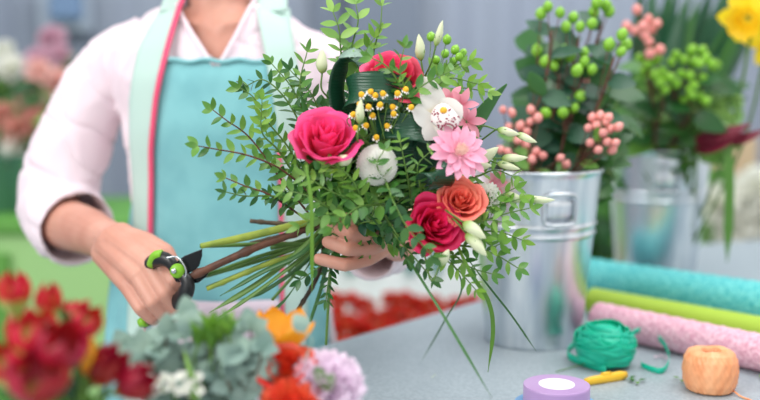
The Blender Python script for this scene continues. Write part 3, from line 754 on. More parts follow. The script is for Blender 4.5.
# aspidistra leaves, looped
def asp(pts, width, wdir, label, m='aspid', taper=None, fold=.04):
    path = resample(smooth([P(*q) for q in pts], 8), 40); root = part('broad_leaf', MB().ribbon(path, width, wdir, fold, taper, 6), m, None, path[0], solid=.0006)
    return tag(root, label, 'leaf')
tl = lambda q: min(1, .35+q*3, max(.05, (1-q)*2.2))
asp([(352, 150, 1.22), (342, 118, 1.205), (337, 88, 1.20), (345, 63, 1.195), (362, 66, 1.20), (372, 90, 1.22), (375, 130, 1.25)], .030, (RT*.75+FW*1.0+UP*.1).normalized(), 'dark glossy leaf looped upright behind the large pink rose')
asp([(372, 100, 1.235), (356, 102, 1.215), (349, 96, 1.190), (357, 90, 1.172), (378, 88, 1.165), (398, 92, 1.175), (408, 98, 1.205)], .038, (UP+RT*.12+FW*.25).normalized(), 'dark leaf folded in a broad band above the chamomile', fold=.16)
asp([(372, 130, 1.205), (382, 127, 1.180), (400, 127, 1.168), (418, 131, 1.170), (430, 136, 1.195)], .032, (UP-RT*.1+FW*.35).normalized(), 'dark leaf band between chamomile and orchid', fold=.14)
asp([(398, 168, 1.20), (404, 146, 1.18), (413, 136, 1.178), (424, 146, 1.19), (428, 168, 1.205)], .030, (RT*.9+UP*-.25+FW*.4).normalized(), 'dark leaf roll left of the gerbera')
asp([(428, 186, 1.18), (429, 176, 1.155), (433, 172, 1.142), (440, 174, 1.140), (442, 182, 1.15), (438, 188, 1.17)], .030, (RT*1+UP*.22).normalized(), 'dark rolled leaf between gerbera and cerise rose')
asp([(452, 150, 1.25), (475, 125, 1.26), (492, 102, 1.26), (507, 84, 1.26)], .024, (RT*.8+UP*.6+FW*.2).normalized(), 'bright green pointed leaf sticking out right of the bouquet', 'aspid_light', lambda q: max(.04, math.sin(math.pi*(.12+.85*q))), .1)
asp([(318, 170, 1.22), (308, 120, 1.22), (300, 92, 1.21)], .012, (RT*.9+UP*.4).normalized(), 'narrow dark leaf left of the large pink rose', 'aspid_light', lambda q: max(.04, math.sin(math.pi*(.2+.78*q))), .1)
asp([(372, 62, 1.24), (355, 52, 1.24), (342, 58, 1.235), (335, 72, 1.23)], .03, (UP*.6+RT*.2+FW*.8).normalized(), 'pale grey green leaf behind the upright dark loop', 'euca', lambda q: max(.1, math.sin(math.pi*(.1+.85*q))))
# lisianthus buds
buds = [(322, 62, 18, .0068, 90, 'white green bud standing left of the dark leaf loop'), (420, 48, 20, .0060, 95, 'cream bud above the top pink rose, left of two'), (439, 34, 20, .0045, 75, 'slim cream bud above the top pink rose, right of two'),
        (360, 112, 18, .0052, 85, 'cream bud between the large pink rose and chamomile'), (508, 132, 17, .0050, -12, 'cream green bud on the right, uppermost of the cluster'), (526, 138, 17, .0045, -22, 'cream green bud reaching farthest of the right cluster'),
        (486, 156, 22, .0075, 35, 'cream half-open bud right of the gerbera'), (514, 158, 20, .0050, 2, 'cream bud right of the gerbera, middle of cluster'), (508, 166, 18, .0048, -15, 'cream bud right of the gerbera, lowest of cluster'), (538, 200, 24, .0048, 0, 'pale long bud pointing right over the steel bucket'),
        (474, 230, 20, .0072, -35, 'cream bud hanging right of the cerise rose, upper of two'), (476, 244, 22, .0070, -48, 'cream bud hanging right of the cerise rose, lower of two'), (444, 258, 14, .006, 60, 'cream bud under the cerise rose'), (514, 198, 16, .006, -15, 'cream bud beside the white carnation'), (482, 165, 14, .006, -5, 'cream bud just under the gerbera tips'), (345, 160, 12, .007, 20, 'small cream ruffled bud under the large pink rose')]
for px, py, lp, R, ang, lb in buds:
    c = P(px, py, 1.135 if px in (474, 476, 360, 345, 444) else 1.19); a = math.radians(ang); ax = (RT*math.cos(a)+UP*math.sin(a)+toC(c)*.25).normalized(); H = lp/830*1.25; b0 = c-ax*H*.5
    root = empty('lisianthus_bud', b0, lb, 'bud'); part('bud', bud_mesh(axisM(b0, ax), R, H), 'bud', root)
    mb = MB(); petals_ring(mb, axisM(b0, ax), 5, R*.25, H*.5, R*.45, 1.2, -.05, .1, .7); part('calyx', mb, 'leaf_mid', root)
    q = P(380+(px-380)*.55, 150+(py-150)*.5+10, 1.23); mb = MB(); mb.tube(smooth([b0, b0-ax*.02, b0.lerp(q, .5)-ax*.01, q, BIND], 6), .0011, 6); part('stem', mb, 'stem_green', root)
# hypericum in the bouquet
def berry_branch(name, pts, berries, r, label, mb_mat='berry_green', leaf='leaf_deep', L=.05, W=.028, nleaf=6, group=None, stem='stem_brown', cat='berry branch', sr=.0018, skip=.35):
    path = resample(smooth([V(p) for p in pts], 8), 40); root = empty(name, path[0], label, cat, group)
    mb = MB(); mb.tube(path, interp([sr*1.4, sr], 40), 7)
    proto = None; cal = None; sp = MB(); tip = path[-1]
    for (bp) in berries:
        j = min(39, max(14, 30+int(rn(-6, 9)))); a = path[j]
        mb.tube(smooth([a, a.lerp(bp, .6)+UP*-.003, bp], 4), sr*.45, 5)
        d = (bp-a).normalized()
        if d.length < .1: d = V((0, 0, 1))
        if proto is None:
            m0 = MB(); m0.lathe([(.0001, -r*1.05), (r*.55, -r*.9), (r*.9, -r*.4), (r, .1*r), (r*.85, .65*r), (r*.45, r*1.05), (r*.12, r*1.25), (.0001, r*1.4)], Matrix.Identity(4), 14, False, False)
            me = bpy.data.meshes.new('berry'); me.from_pydata([tuple(v) for v in m0.v], [], m0.f); me.materials.append(M[mb_mat]); me.polygons.foreach_set('use_smooth', [True]*len(me.polygons))
            proto = me
        o = bpy.data.objects.new('berry', proto); COL.objects.link(o); o.parent = root; o.location = bp-path[0]
        o.rotation_euler = (d+rv(.3)).to_track_quat('Z', 'Y').to_euler(); o.scale = [rn(.88, 1.1)]*3
        if cal is None:
            petals_ring(sp, Matrix.Translation(V((0, 0, -r*.98))), 5, r*.1, r*1.25, r*.7, .45, -.3, .2, .9, 0, .15, 4)
            cal = bpy.data.meshes.new('calyx'); cal.from_pydata([tuple(v) for v in sp.v], [], sp.f); cal.materials.append(M['leaf_yell'])
            cal.polygons.foreach_set('use_smooth', [True]*len(cal.polygons))
        q = bpy.data.objects.new('calyx', cal); COL.objects.link(q); q.parent = o
    part('stem', mb, stem, root)
    if nleaf:
        mb = MB()
        for k in range(nleaf):
            j = int(39*(skip+(.98-skip)*k/max(1, nleaf-1))); pos = path[j]; tg = (path[min(39, j+1)]-path[j-1]).normalized(); s = 1 if k % 2 else -1
            side = tg.cross(toC(pos)); side = side.normalized() if side.length > .1 else RT
            mb.leaf(pos, tg*.5+side*s+rv(.45), toC(pos)+UP*.6+rv(.5), L*rn(.8, 1.15), W*rn(.85, 1.1), .25, .15, 8, .8)
        part('leaves', mb, leaf, root)
    return root
bl = [P(x, y, 1.27+rn(-.02, .02)) for x, y in ((431, 37), (447, 40), (445, 54), (455, 50), (459, 57), (463, 53), (436, 60), (453, 62))]
berry_branch('hypericum_sprig', [BIND, P(400, 150, 1.28), P(440, 80, 1.28), P(447, 60, 1.28)], bl, .0056, 'green hypericum berries at the top right of the bouquet', leaf='leaf_yell', L=.03, W=.013, nleaf=10, stem='stem_green', sr=.0014, skip=.6)
# named foliage sprigs
def SP(pts, label, m='leaf_mid', Lp=15, Wp=8, step=9, d=1.2, stem='stem_green', **k):
    pp = [P(*(q if len(q) == 3 else (q[0], q[1], d))) for q in pts]
    k.setdefault('name', 'leaf_sprig'); nm = k.pop('name')
    return sprig(nm, pp, label, m, Lp*1.25/F*d, Wp*1.12/F*d, step*1.12/F*d, stem, **k)
BR = 'stem_brown'
SP([(322, 205, 1.24), (285, 172, 1.2), (250, 156, 1.18), (215, 149, 1.17), (198, 146, 1.16)], 'leafy sprig reaching farthest left over the teal apron', 'leaf_mid', 14, 8, 10, stem=BR)
SP([(310, 215, 1.24), (280, 178, 1.21), (250, 138, 1.2), (226, 120, 1.19), (213, 110, 1.19)], 'leafy sprig left of the bouquet ending in an upright oval leaf', 'leaf_mid', 15, 8, 10, stem=BR)
SP([(300, 215, 1.23), (270, 195, 1.19), (245, 186, 1.18), (226, 178, 1.17)], 'leafy sprig at left ending just below the long left sprig', 'leaf_mid', 13, 8, 10, stem=BR)
SP([(305, 200, 1.22), (270, 196, 1.19), (245, 196, 1.18), (226, 192, 1.17)], 'lowest left leafy sprig over the teal apron', 'leaf_dark', 12, 5, 9)
SP([(310, 190, 1.24), (290, 150, 1.22), (268, 122, 1.21), (254, 98, 1.21), (240, 88, 1.2)], 'leafy sprig pointing to the upper left of the bouquet', 'leaf_mid', 15, 7, 9)
SP([(315, 180, 1.25), (302, 130, 1.23), (285, 98, 1.22), (264, 80, 1.22), (246, 86, 1.21)], 'leafy sprig arching over at the upper left', 'leaf_dark', 15, 6, 8)
SP([(318, 170, 1.25), (306, 120, 1.23), (292, 88, 1.22), (272, 64, 1.22)], 'leafy sprig before the apron bib, high on the left', 'leaf_mid', 15, 7, 9)
SP([(320, 170, 1.25), (308, 120, 1.23), (300, 85, 1.22), (307, 52, 1.21)], 'upright leafy sprig before the pale mint strap', 'leaf_mid', 15, 6, 10)
SP([(330, 170, 1.25), (322, 125, 1.24), (312, 95, 1.23), (290, 70, 1.22)], 'short leafy sprig left of the tall white bud', 'leaf_dark', 14, 6, 8)
SP([(298, 180, 1.22), (278, 150, 1.21), (262, 132, 1.2), (262, 100, 1.2)], 'fine leafy sprig over the apron piping, left of the large rose', 'leaf_yell', 13, 6, 7)
SP([(352, 100, 1.26), (342, 60, 1.25), (339, 30, 1.24), (333, 12, 1.24)], 'light green leafy sprig at the very top, left one', 'leaf_light', 19, 9, 12)
SP([(356, 90, 1.26), (352, 50, 1.25), (358, 22, 1.24), (356, 4, 1.24)], 'light green leafy sprig at the very top, middle one', 'leaf_light', 19, 9, 12)
SP([(372, 80, 1.26), (374, 50, 1.25), (380, 28, 1.24), (382, 6, 1.24)], 'thin light sprig at the very top, right one', 'leaf_light', 15, 5, 16)
SP([(360, 75, 1.25), (366, 52, 1.24), (374, 38, 1.24)], 'short broad-leaved sprig at the top behind the dark loop', 'leaf_yell', 20, 8, 9)
SP([(405, 108, 1.19), (398, 82, 1.165), (386, 66, 1.16), (372, 58, 1.16)], 'leaf pairs crossing the top pink rose from below', 'leaf_mid', 14, 7, 9)
SP([(408, 112, 1.19), (405, 90, 1.165), (400, 70, 1.16), (404, 48, 1.16)], 'leafy sprig rising in front of the top pink rose', 'leaf_mid', 14, 7, 10)
SP([(398, 112, 1.19), (415, 92, 1.165), (432, 80, 1.16), (462, 66, 1.17)], 'leafy sprig slanting right above the orchid', 'leaf_mid', 14, 7, 11)
SP([(425, 120, 1.2), (436, 90, 1.22), (450, 78, 1.22), (478, 84, 1.22)], 'light leafy sprig at the upper right of the bouquet', 'leaf_yell', 16, 7, 9)
SP([(440, 120, 1.22), (452, 96, 1.23), (462, 88, 1.23), (488, 92, 1.23)], 'light leafy sprig just above the pink blossoms', 'leaf_light', 15, 7, 9)
SP([(440, 110, 1.25), (445, 80, 1.26), (455, 66, 1.26), (470, 62, 1.26)], 'leafy sprig below the green berries', 'leaf_yell', 15, 7, 8)
SP([(412, 205, 1.19), (408, 180, 1.165), (404, 160, 1.155), (400, 142, 1.15)], 'fine pinnate sprig upright right of the white pompon', 'leaf_mid', 12, 4, 7, ang=1.3)
SP([(425, 205, 1.19), (420, 185, 1.165), (418, 165, 1.155), (430, 152, 1.15)], 'fine pinnate sprig left of the gerbera', 'leaf_mid', 12, 4, 7, ang=1.2)
SP([(398, 200, 1.18), (385, 180, 1.15), (377, 165, 1.14), (384, 150, 1.14)], 'small sprig with leaves crossing the white pompon', 'leaf_mid', 12, 7, 11)
SP([(365, 215, 1.18), (358, 190, 1.15), (345, 172, 1.14), (330, 165, 1.14)], 'light sprig under the large pink rose', 'leaf_yell', 15, 6, 8)
SP([(370, 220, 1.18), (350, 200, 1.15), (328, 190, 1.14), (306, 176, 1.14)], 'leafy sprig spreading left under the large pink rose', 'leaf_mid', 15, 6, 8)
SP([(345, 220, 1.18), (325, 205, 1.15), (305, 195, 1.15), (284, 190, 1.16)], 'leafy sprig over the red piping, left of the held stems', 'leaf_mid', 15, 7, 8)
SP([(350, 215, 1.17), (332, 214, 1.15), (318, 218, 1.15), (300, 226, 1.15)], 'light leafy sprig just above the hand and stems', 'leaf_light', 16, 7, 8)
SP([(385, 205, 1.18), (362, 206, 1.15), (345, 216, 1.14), (332, 228, 1.15)], 'leafy sprig hanging over the holding hand', 'leaf_mid', 15, 8, 9)
SP([(386, 182, 1.15), (395, 205, 1.12), (408, 228, 1.115), (432, 256, 1.115)], 'prominent leaf pairs slanting over the cerise rose', 'leaf_dark', 14, 8, 10)
SP([(385, 215, 1.19), (395, 235, 1.17), (412, 255, 1.17), (432, 278, 1.17)], 'leafy sprig hanging under the cerise rose', 'leaf_dark', 14, 7, 9)
SP([(385, 215, 1.19), (394, 230, 1.17), (404, 244, 1.17), (408, 258, 1.17)], 'dark leafy sprig hanging right of the holding hand', 'leaf_dark', 14, 8, 9)
SP([(430, 235, 1.19), (445, 258, 1.18), (460, 272, 1.18), (476, 290, 1.18)], 'leafy sprig hanging at the bottom right of the bouquet', 'leaf_yell', 14, 6, 8)
SP([(452, 225, 1.19), (476, 212, 1.18), (498, 205, 1.18), (520, 199, 1.18)], 'light sprig right of the coral rose, topmost of the right fan', 'leaf_yell', 14, 7, 9)
SP([(452, 230, 1.19), (480, 222, 1.18), (505, 214, 1.18), (530, 208, 1.18)], 'leafy sprig overlapping the bucket, second of the right fan', 'leaf_mid', 14, 7, 9)
SP([(452, 238, 1.19), (478, 232, 1.18), (500, 232, 1.18), (522, 240, 1.18)], 'leafy sprig overlapping the bucket, third of the right fan', 'leaf_yell', 15, 7, 9)
SP([(455, 245, 1.19), (478, 248, 1.18), (498, 256, 1.18), (518, 268, 1.18)], 'leafy sprig, lowest of the right fan over the bucket', 'leaf_mid', 14, 7, 9)
SP([(440, 245, 1.19), (458, 258, 1.18), (472, 268, 1.18), (492, 274, 1.18)], 'leafy sprig below the hanging cream buds', 'leaf_mid', 14, 6, 9)
SP([(462, 215, 1.18), (480, 236, 1.17), (492, 246, 1.17), (500, 244, 1.17)], 'leafy sprig filling between the hanging buds and the bucket', 'leaf_yell', 14, 7, 8)
SP([(455, 215, 1.18), (470, 225, 1.165), (488, 220, 1.165), (502, 222, 1.165)], 'light leafy sprig just right of the hanging buds', 'leaf_light', 14, 7, 8)
SP([(465, 200, 1.19), (482, 208, 1.18), (500, 196, 1.18), (515, 188, 1.18)], 'light leafy sprig under the white carnation', 'leaf_yell', 14, 7, 9)
SP([(455, 180, 1.2), (478, 176, 1.2), (495, 170, 1.2), (512, 176, 1.2)], 'leafy sprig among the right cream buds', 'leaf_light', 14, 6, 9)
SP([(340, 245, 1.27), (325, 262, 1.26), (312, 272, 1.26), (300, 280, 1.26)], 'dark sprig drooping below the grip of the hand', 'leaf_dark', 14, 7, 8)
SP([(335, 250, 1.28), (330, 270, 1.27), (328, 285, 1.27), (326, 300, 1.27)], 'dark small-leaved sprig hanging under the hand', 'leaf_dark', 12, 5, 7)
# fillers
k = 0
while k < 100:
    a = rn(0, 2*math.pi); q = math.sqrt(rn(0, 1)); ex = 395 + 92*q*math.cos(a) - 8; ey = 165 + 92*q*math.sin(a)
    if ex < 335 and ey > 205: continue
    rel = V((ex-360, ey-225)); l = max(rel.length, 1); rel = rel/l
    s0 = (ex-rel.x*48, ey-rel.y*48)
    dd = 1.225+.04*rn(0, 1)+(.035 if 325 < ex < 432 and 45 < ey < 155 else 0)
    SP([(s0[0], s0[1], dd+.03), (ex-rel.x*24+rn(-6, 6), ey-rel.y*24+rn(-6, 6), dd), (ex, ey, dd)], 'small leafy sprig tucked deep between the bouquet flowers', R_.choice(['leaf_dark', 'leaf_dark', 'leaf_deep', 'leaf_mid']), 15, 8, 6, group='filler sprigs inside the bouquet')
    k += 1
# bare stems and blades visible below the grip
def bare(pts, rads, m, label, name='cut_stem', knots=0, cat='stem'):
    path = resample(smooth([P(*q) for q in pts], 6), 24); mb = MB(); rd = interp(rads, 24)
    if knots:
        for i in range(0, 24, knots): rd[i] *= 1.35
    mb.tube(path, rd, 10); return tag(part(name, mb, m, None, path[0]), label, cat)
bare([(340, 212, 1.30), (305, 229, 1.285), (250, 250, 1.28), (186, 279, 1.285)], [.0042, .005, .005, .0048], 'stem_brown', 'thick red brown woody stem between the shear blades', knots=7)
bare([(335, 218, 1.30), (300, 224, 1.28), (250, 236, 1.275), (201, 246, 1.27)], [.004, .005, .0052, .0036], 'stem_lime', 'thick yellow green stem, uppermost cut end')
bare([(335, 222, 1.31), (290, 224, 1.31), (250, 221, 1.31)], [.003, .003, .0028], 'stem_twig', 'short dark brown twig end above the green stem', knots=5)
bare([(335, 225, 1.31), (290, 234, 1.305), (250, 243, 1.30)], [.003, .003, .002], 'stem_twig', 'thin tan twig just above the brown woody stem', knots=6)
bare([(325, 240, 1.31), (270, 253, 1.305), (206, 275, 1.30)], [.0026, .0026, .0024], 'stem_green', 'slim green stem just under the brown woody stem')
bare([(325, 245, 1.31), (268, 264, 1.295), (207, 289, 1.29)], [.0034, .0034, .003], 'stem_lime', 'olive knotted stem with a cut end', knots=5)
bare([(322, 240, 1.31), (300, 268, 1.31), (272, 300, 1.31)], [.0022, .0022, .002], 'stem_green', 'thin green stem left of the yellow petals')
bare([(325, 240, 1.31), (318, 275, 1.30), (298, 310, 1.30)], [.003, .003, .0026], 'stem_twig', 'brown stem slanting down below the grip', knots=5)
bare([(330, 245, 1.30), (322, 285, 1.29), (310, 322, 1.29)], [.0026, .0026, .0022], 'stem_dark', 'dark green stem hanging below the grip')
bare([(333, 248, 1.31), (329, 295, 1.29), (326, 345, 1.29)], [.0020, .0020, .0016], 'stem_green', 'long green stem hanging lowest below the grip')
def blade(pts, width, m, label, wd=None, name='grass_blade', cat='leaf', fold=.12):
    path = resample(smooth([P(*q) for q in pts], 8), 36); wd = wd or (UP*.8+RT*.5+FW*.3)
    return tag(part(name, MB().ribbon(path, width, wd.normalized(), fold, lambda q: min(1, .5+2*q, max(.12, (1-q)*5)), 4), m, None, path[0], solid=.0005), label, cat)
blade([(325, 225, 1.28), (305, 245, 1.27), (262, 280, 1.265), (209, 313, 1.26)], .008, 'stem_green', 'broad green leaf stalk slanting to lower left, upper')
blade([(330, 230, 1.28), (308, 252, 1.265), (262, 288, 1.26), (214, 321, 1.255)], .0055, 'stem_green', 'yellow green blade ending lowest at left')
blade([(328, 228, 1.27), (300, 254, 1.258), (262, 272, 1.26), (220, 296, 1.26)], .0065, 'leaf_dark', 'dark green blade beneath the woody stem')
blade([(322, 240, 1.29), (305, 270, 1.28), (284, 300, 1.28), (259, 322, 1.28)], .0065, 'stem_dark', 'deep green blade ending above the pocket')
blade([(325, 242, 1.29), (298, 268, 1.28), (262, 292, 1.28), (240, 300, 1.28)], .006, 'stem_dark', 'narrow deep green blade over the teal apron')
blade([(306, 165, 1.12), (311, 200, 1.115), (312, 245, 1.12), (312, 292, 1.13)], .0042, 'leaf_yell', 'light green blade hanging straight before the stems', RT)
blade([(360, 205, 1.19), (405, 256, 1.17), (440, 310, 1.12), (492, 398, 1.08)], .0032, 'stem_dark', 'long dark grass blade falling over the table front', RT)
blade([(470, 262, 1.2), (490, 288, 1.22), (512, 316, 1.24), (536, 351, 1.28)], .0024, 'stem_dark', 'thin grass blade ending in front of the steel bucket', RT)
blade([(455, 240, 1.18), (470, 272, 1.17), (488, 300, 1.2), (493, 330, 1.24), (488, 372, 1.27)], .0052, 'leaf_yell', 'curved light green blade drooping before the bucket', RT)
blade([(440, 245, 1.2), (462, 285, 1.26), (445, 320, 1.36), (421, 362, 1.45)], .0022, 'stem_dark', 'fine curved blade over the bare table', RT)

# ------------------------------------------------------------------ steel buckets
def bucket(bc, label, ang=-.25):
    root = empty('steel_bucket', bc, label, 'bucket'); Mx = Matrix.Translation(bc)
    H = .269; rb = .075; rt = .101
    rad = lambda z: rb+(rt-rb)*z/H
    prof = [(.0001, .004), (rb-.004, .004), (rb-.003, 0), (rb+.001, 0), (rb+.0015, .004)]
    for k in range(1, 40):
        z = .004+(H-.004)*k/40; r0 = rad(z)
        for zz in (.175, .189): r0 += .0026*math.exp(-((z-zz)/.0035)**2) if k else 0
        prof.append((r0, z))
    prof = [q for q in prof if not (.165 < q[1] < .2)]
    ridge = [(rad(z)+.0028*sum(math.exp(-((z-zz)/.0028)**2) for zz in (.1755, .1895)), z) for z in [.165+.001*i for i in range(35)]]
    prof = sorted(prof[5:]+ridge, key=lambda q: q[1]); prof = [(.0001, .004), (rb-.004, .004), (rb-.003, 0), (rb+.001, 0), (rb+.0015, .004)]+prof
    prof += [(rt+.0005, H), (rt+.0035, H+.001), (rt+.0042, H+.004), (rt+.0025, H+.0065), (rt-.0005, H+.005), (rt-.0022, H), (rad(.02)-.003, .02), (.0001, .02)]
    mb = MB(); mb.lathe(prof, Mx, 72, False, False); part('pail', mb, 'steel', root)
    for s in (0, math.pi):
        a = -math.pi/2+ang+s; zc = .223; r0 = rad(zc)+.002; rad_v = V((math.cos(a), math.sin(a), 0)); tan = V((-math.sin(a), math.cos(a), 0))
        def pt(x, z, o=.003): return bc + rad_v*(math.sqrt(max(0, (rad(z)+o)**2-x*x))) + tan*x + V((0, 0, z))
        mb = MB(); loop = [pt(x, z, .008) for x, z in ((-.024, .200), (-.026, .225), (-.024, .238), (-.014, .243), (.014, .243), (.024, .238), (.026, .225), (.024, .200), (.014, .197), (-.014, .197), (-.024, .200))]
        mb.tube(smooth(loop, 4), .0030, 8); part('handle', mb, 'steel', root)
        mb = MB(); mb.grid(lambda u, v: pt((u-.5)*.044, .204+.03*v, .0035), 8, 3); part('handle_plate', mb, 'steel', root, solid=.002)
    mb = MB(); mb.lathe([(.0001, H*.7), (rad(H*.7)-.003, H*.7)], Mx, 40, False, False); part('water', mb, 'soil_water', root)
    return root
B1 = V((.243, 1.555, TZ)); B2 = V((.555, 1.985, TZ))
bucket(B1, 'galvanised steel bucket nearest the bouquet with pink and green berry stems', .22)
bucket(B2, 'galvanised steel bucket farther back holding daffodils and green berries', -.15)
def inb(B, k=.06): return B+V((rn(-k, k), rn(-k, k), .05))
# bucket one: green hypericum branches
def cluster(pts, d, s=.01): return [P(x, y, d+rn(-s, s)) for x, y in pts]
G1 = [([(548, 7), (560, 13), (541, 14)], (552, 22), 'top left of the near bucket'), ([(573, 18), (580, 27), (566, 27), (592, 24)], (578, 30), 'upper right of the near bucket'),
      ([(564, 50), (570, 56), (558, 55), (554, 66), (545, 62), (537, 51)], (560, 66), 'left side of the near bucket'), ([(584, 53), (584, 62), (592, 70), (577, 71)], (580, 74), 'middle right of the near bucket'),
      ([(567, 103), (574, 108), (563, 113), (546, 113), (580, 97)], (566, 110), 'low above the near bucket rim'), ([(597, 3), (606, 6), (594, 12), (609, 12)], (602, 16), 'top right of the near bucket'), ([(609, 45), (621, 52), (626, 45), (622, 35)], (614, 50), 'between the two buckets')]
for i, (bs, tipp, wh) in enumerate(G1):
    tp_ = P(tipp[0], tipp[1]+8, 1.50+rn(-.03, .05)); b0 = inb(B1); b0.z += .05
    br = cluster(bs, 1.50+.01*(i % 3), .012)
    berry_branch('hypericum_branch', [b0, b0.lerp(tp_, .45)+V((rn(-.02, .02), 0, .02)), b0.lerp(tp_, .8), tp_], br, .0086, 'green hypericum berry branch at the %s' % wh, leaf='leaf_deep', L=.055, W=.032, nleaf=9)
P1 = [([(592, 118), (600, 116), (606, 122), (596, 126), (588, 128), (610, 129), (603, 133), (615, 143), (607, 142), (612, 150), (618, 127), (598, 150), (590, 143), (608, 118)], (602, 140), 'right over the near bucket rim', 1.46),
      ([(503, 110), (512, 113), (520, 126), (527, 132), (530, 122), (509, 127), (518, 140)], (516, 136), 'left of the near bucket', 1.50), ([(501, 150), (531, 110), (538, 118), (526, 145), (536, 152), (543, 156)], (528, 150), 'middle left over the near bucket', 1.49),
      ([(508, 152), (514, 158), (532, 160), (560, 158), (566, 165)], (530, 166), 'just above the near bucket rim', 1.48), ([(587, 82), (592, 88), (598, 84), (620, 88)], (594, 94), 'high between the leaves of the near bucket', 1.56)]
for bs, tipp, wh, d in P1:
    tp_ = P(tipp[0], tipp[1], d); b0 = inb(B1); b0.z += .05
    berry_branch('hypericum_branch', [b0, b0.lerp(tp_, .5)+V((0, 0, .02)), tp_], cluster(bs, d), .0066, 'coral pink hypericum berry branch %s' % wh, 'berry_pink', 'leaf_mid', .03, .015, 3, stem='stem_brown', skip=.7)
for i in range(22):
    px = 540+i*3.6+rn(-3, 3); py = rn(35, 130); tp_ = P(px, py, 1.61+rn(-.06, .06)); b0 = inb(B1)
    berry_branch('leafy_stem', [b0, b0.lerp(tp_, .5)+V((0, 0, .02)), tp_], [], .007, 'leafy stem without berries standing in the near steel bucket', leaf=R_.choice(['leaf_deep', 'leaf_dark']), L=.06, W=.044, nleaf=9, group='leafy stems in the near bucket', cat='foliage', skip=.55, stem='stem_green')
o = asp([(545, 95, 1.5), (536, 84, 1.49), (530, 72, 1.48)], .026, RT, 'round bronze green leaf at the left of the near bucket', 'aspid_light', lambda q: max(.1, math.sin(math.pi*(.1+.85*q))))
# bucket two
G2 = [([(640, 58), (650, 53), (657, 60), (648, 64), (644, 70)], (650, 74), 'left of the far bucket'), ([(676, 55), (684, 60), (692, 50), (702, 50), (694, 62)], (688, 70), 'top of the far bucket'),
      ([(671, 62), (662, 72), (670, 78), (681, 74), (690, 76), (676, 84)], (674, 86), 'middle of the far bucket'), ([(703, 78), (712, 65), (716, 66), (700, 64), (706, 58)], (706, 74), 'right of the far bucket'),
      ([(665, 90), (664, 76), (660, 83), (655, 75)], (664, 96), 'low left of the far bucket'), ([(692, 95), (699, 96), (684, 99), (706, 101), (694, 86), (690, 90)], (694, 104), 'low right of the far bucket')]
for bs, tipp, wh in G2:
    tp_ = P(tipp[0], tipp[1]+6, 1.80); b0 = inb(B2); b0.z += .05
    berry_branch('hypericum_branch', [b0, b0.lerp(tp_, .5)+V((0, 0, .03)), tp_], cluster(bs, 1.78, .015), .0090, 'green hypericum berry branch, %s' % wh, leaf='leaf_dark', L=.065, W=.036, nleaf=8)
bs = [(627, 27), (635, 31), (643, 27), (648, 20), (657, 24), (652, 30), (649, 42), (660, 50), (650, 54), (645, 36), (637, 10), (634, 24), (622, 90), (690, 133)]
tp_ = P(646, 50, 1.75); b0 = inb(B2)
berry_branch('snowberry_branch', [b0, b0.lerp(tp_, .5)+V((0, 0, .03)), tp_], cluster(bs[:11], 1.74, .02), .0088, 'pale pink berry branch high between the two buckets', 'berry_pink', 'leaf_mid', .03, .015, 4, skip=.7)
for i in range(16):
    px = 628+i*6+rn(-4, 4); py = rn(60, 112); tp_ = P(px, py, 1.9+rn(-.06, .08)); b0 = inb(B2)
    berry_branch('leafy_stem', [b0, b0.lerp(tp_, .5)+V((0, 0, .02)), tp_], [], .007, 'leafy stem without berries standing in the far steel bucket', leaf=R_.choice(['leaf_deep', 'leaf_dark', 'leaf_mid']), L=.07, W=.04, nleaf=7, group='leafy stems in the far bucket', cat='foliage', skip=.68, stem='stem_green')
for i in range(9):
    px = 690+i*5; tp_ = P(px, rn(95, 112), 1.82); b0 = inb(B2)
    sprig('tufted_sprig', [b0+V((0, 0, .1)), b0.lerp(tp_, .6), tp_, tp_+V((.02, -.01, -.03))], 'pale green tufted spike at the right of the far bucket', 'leaf_light', .014, .007, .006, 'stem_green', .002, 'tufted spikes in the far bucket', .8)
for i in range(44):
    px = 645+i*3+rn(-6, 6); py = rn(-40, 20); tp_ = P(px, py, 2.0+rn(-.08, .12)); b0 = inb(B2, .04)
    path = resample(smooth([b0, b0.lerp(tp_, .5)+V((-.02, 0, .02)), tp_], 8), 20)
    o = part('strap_leaf', MB().ribbon(path, rn(.022, .036), (RT+FW*rn(-.8, .8)).normalized(), .1, lambda q: min(1, max(.05, (1-q)*5)), 3), R_.choice(['leaf_dark', 'leaf_deep', 'leaf_deep']), None, b0)
    tag(o, 'long upright strap leaf rising behind the green berries', 'leaf', 'strap leaves in the far bucket')
# drooping leaf + burgundy leaves
blade([(700, 140, 1.85), (716, 128, 1.82), (726, 142, 1.8), (729, 185, 1.8), (727, 262, 1.8)], .018, 'leaf_mid', 'long green leaf hanging down right of the far bucket', RT, 'drooping_leaf')
for a, b_, c_, lb in (((690, 142), (720, 136), (752, 124), 'burgundy leaf pointing right, upper'), ((692, 146), (716, 146), (742, 134), 'burgundy leaf pointing right, lower'), ((704, 138), (738, 140), (766, 130), 'burgundy leaf reaching the right edge')):
    asp([(*a, 1.86), (*b_, 1.8), (*c_, 1.78)], .03, (UP*.8+FW*.5).normalized(), lb, 'burgundy', lambda q: max(.05, math.sin(math.pi*(.08+.9*q))), .15)
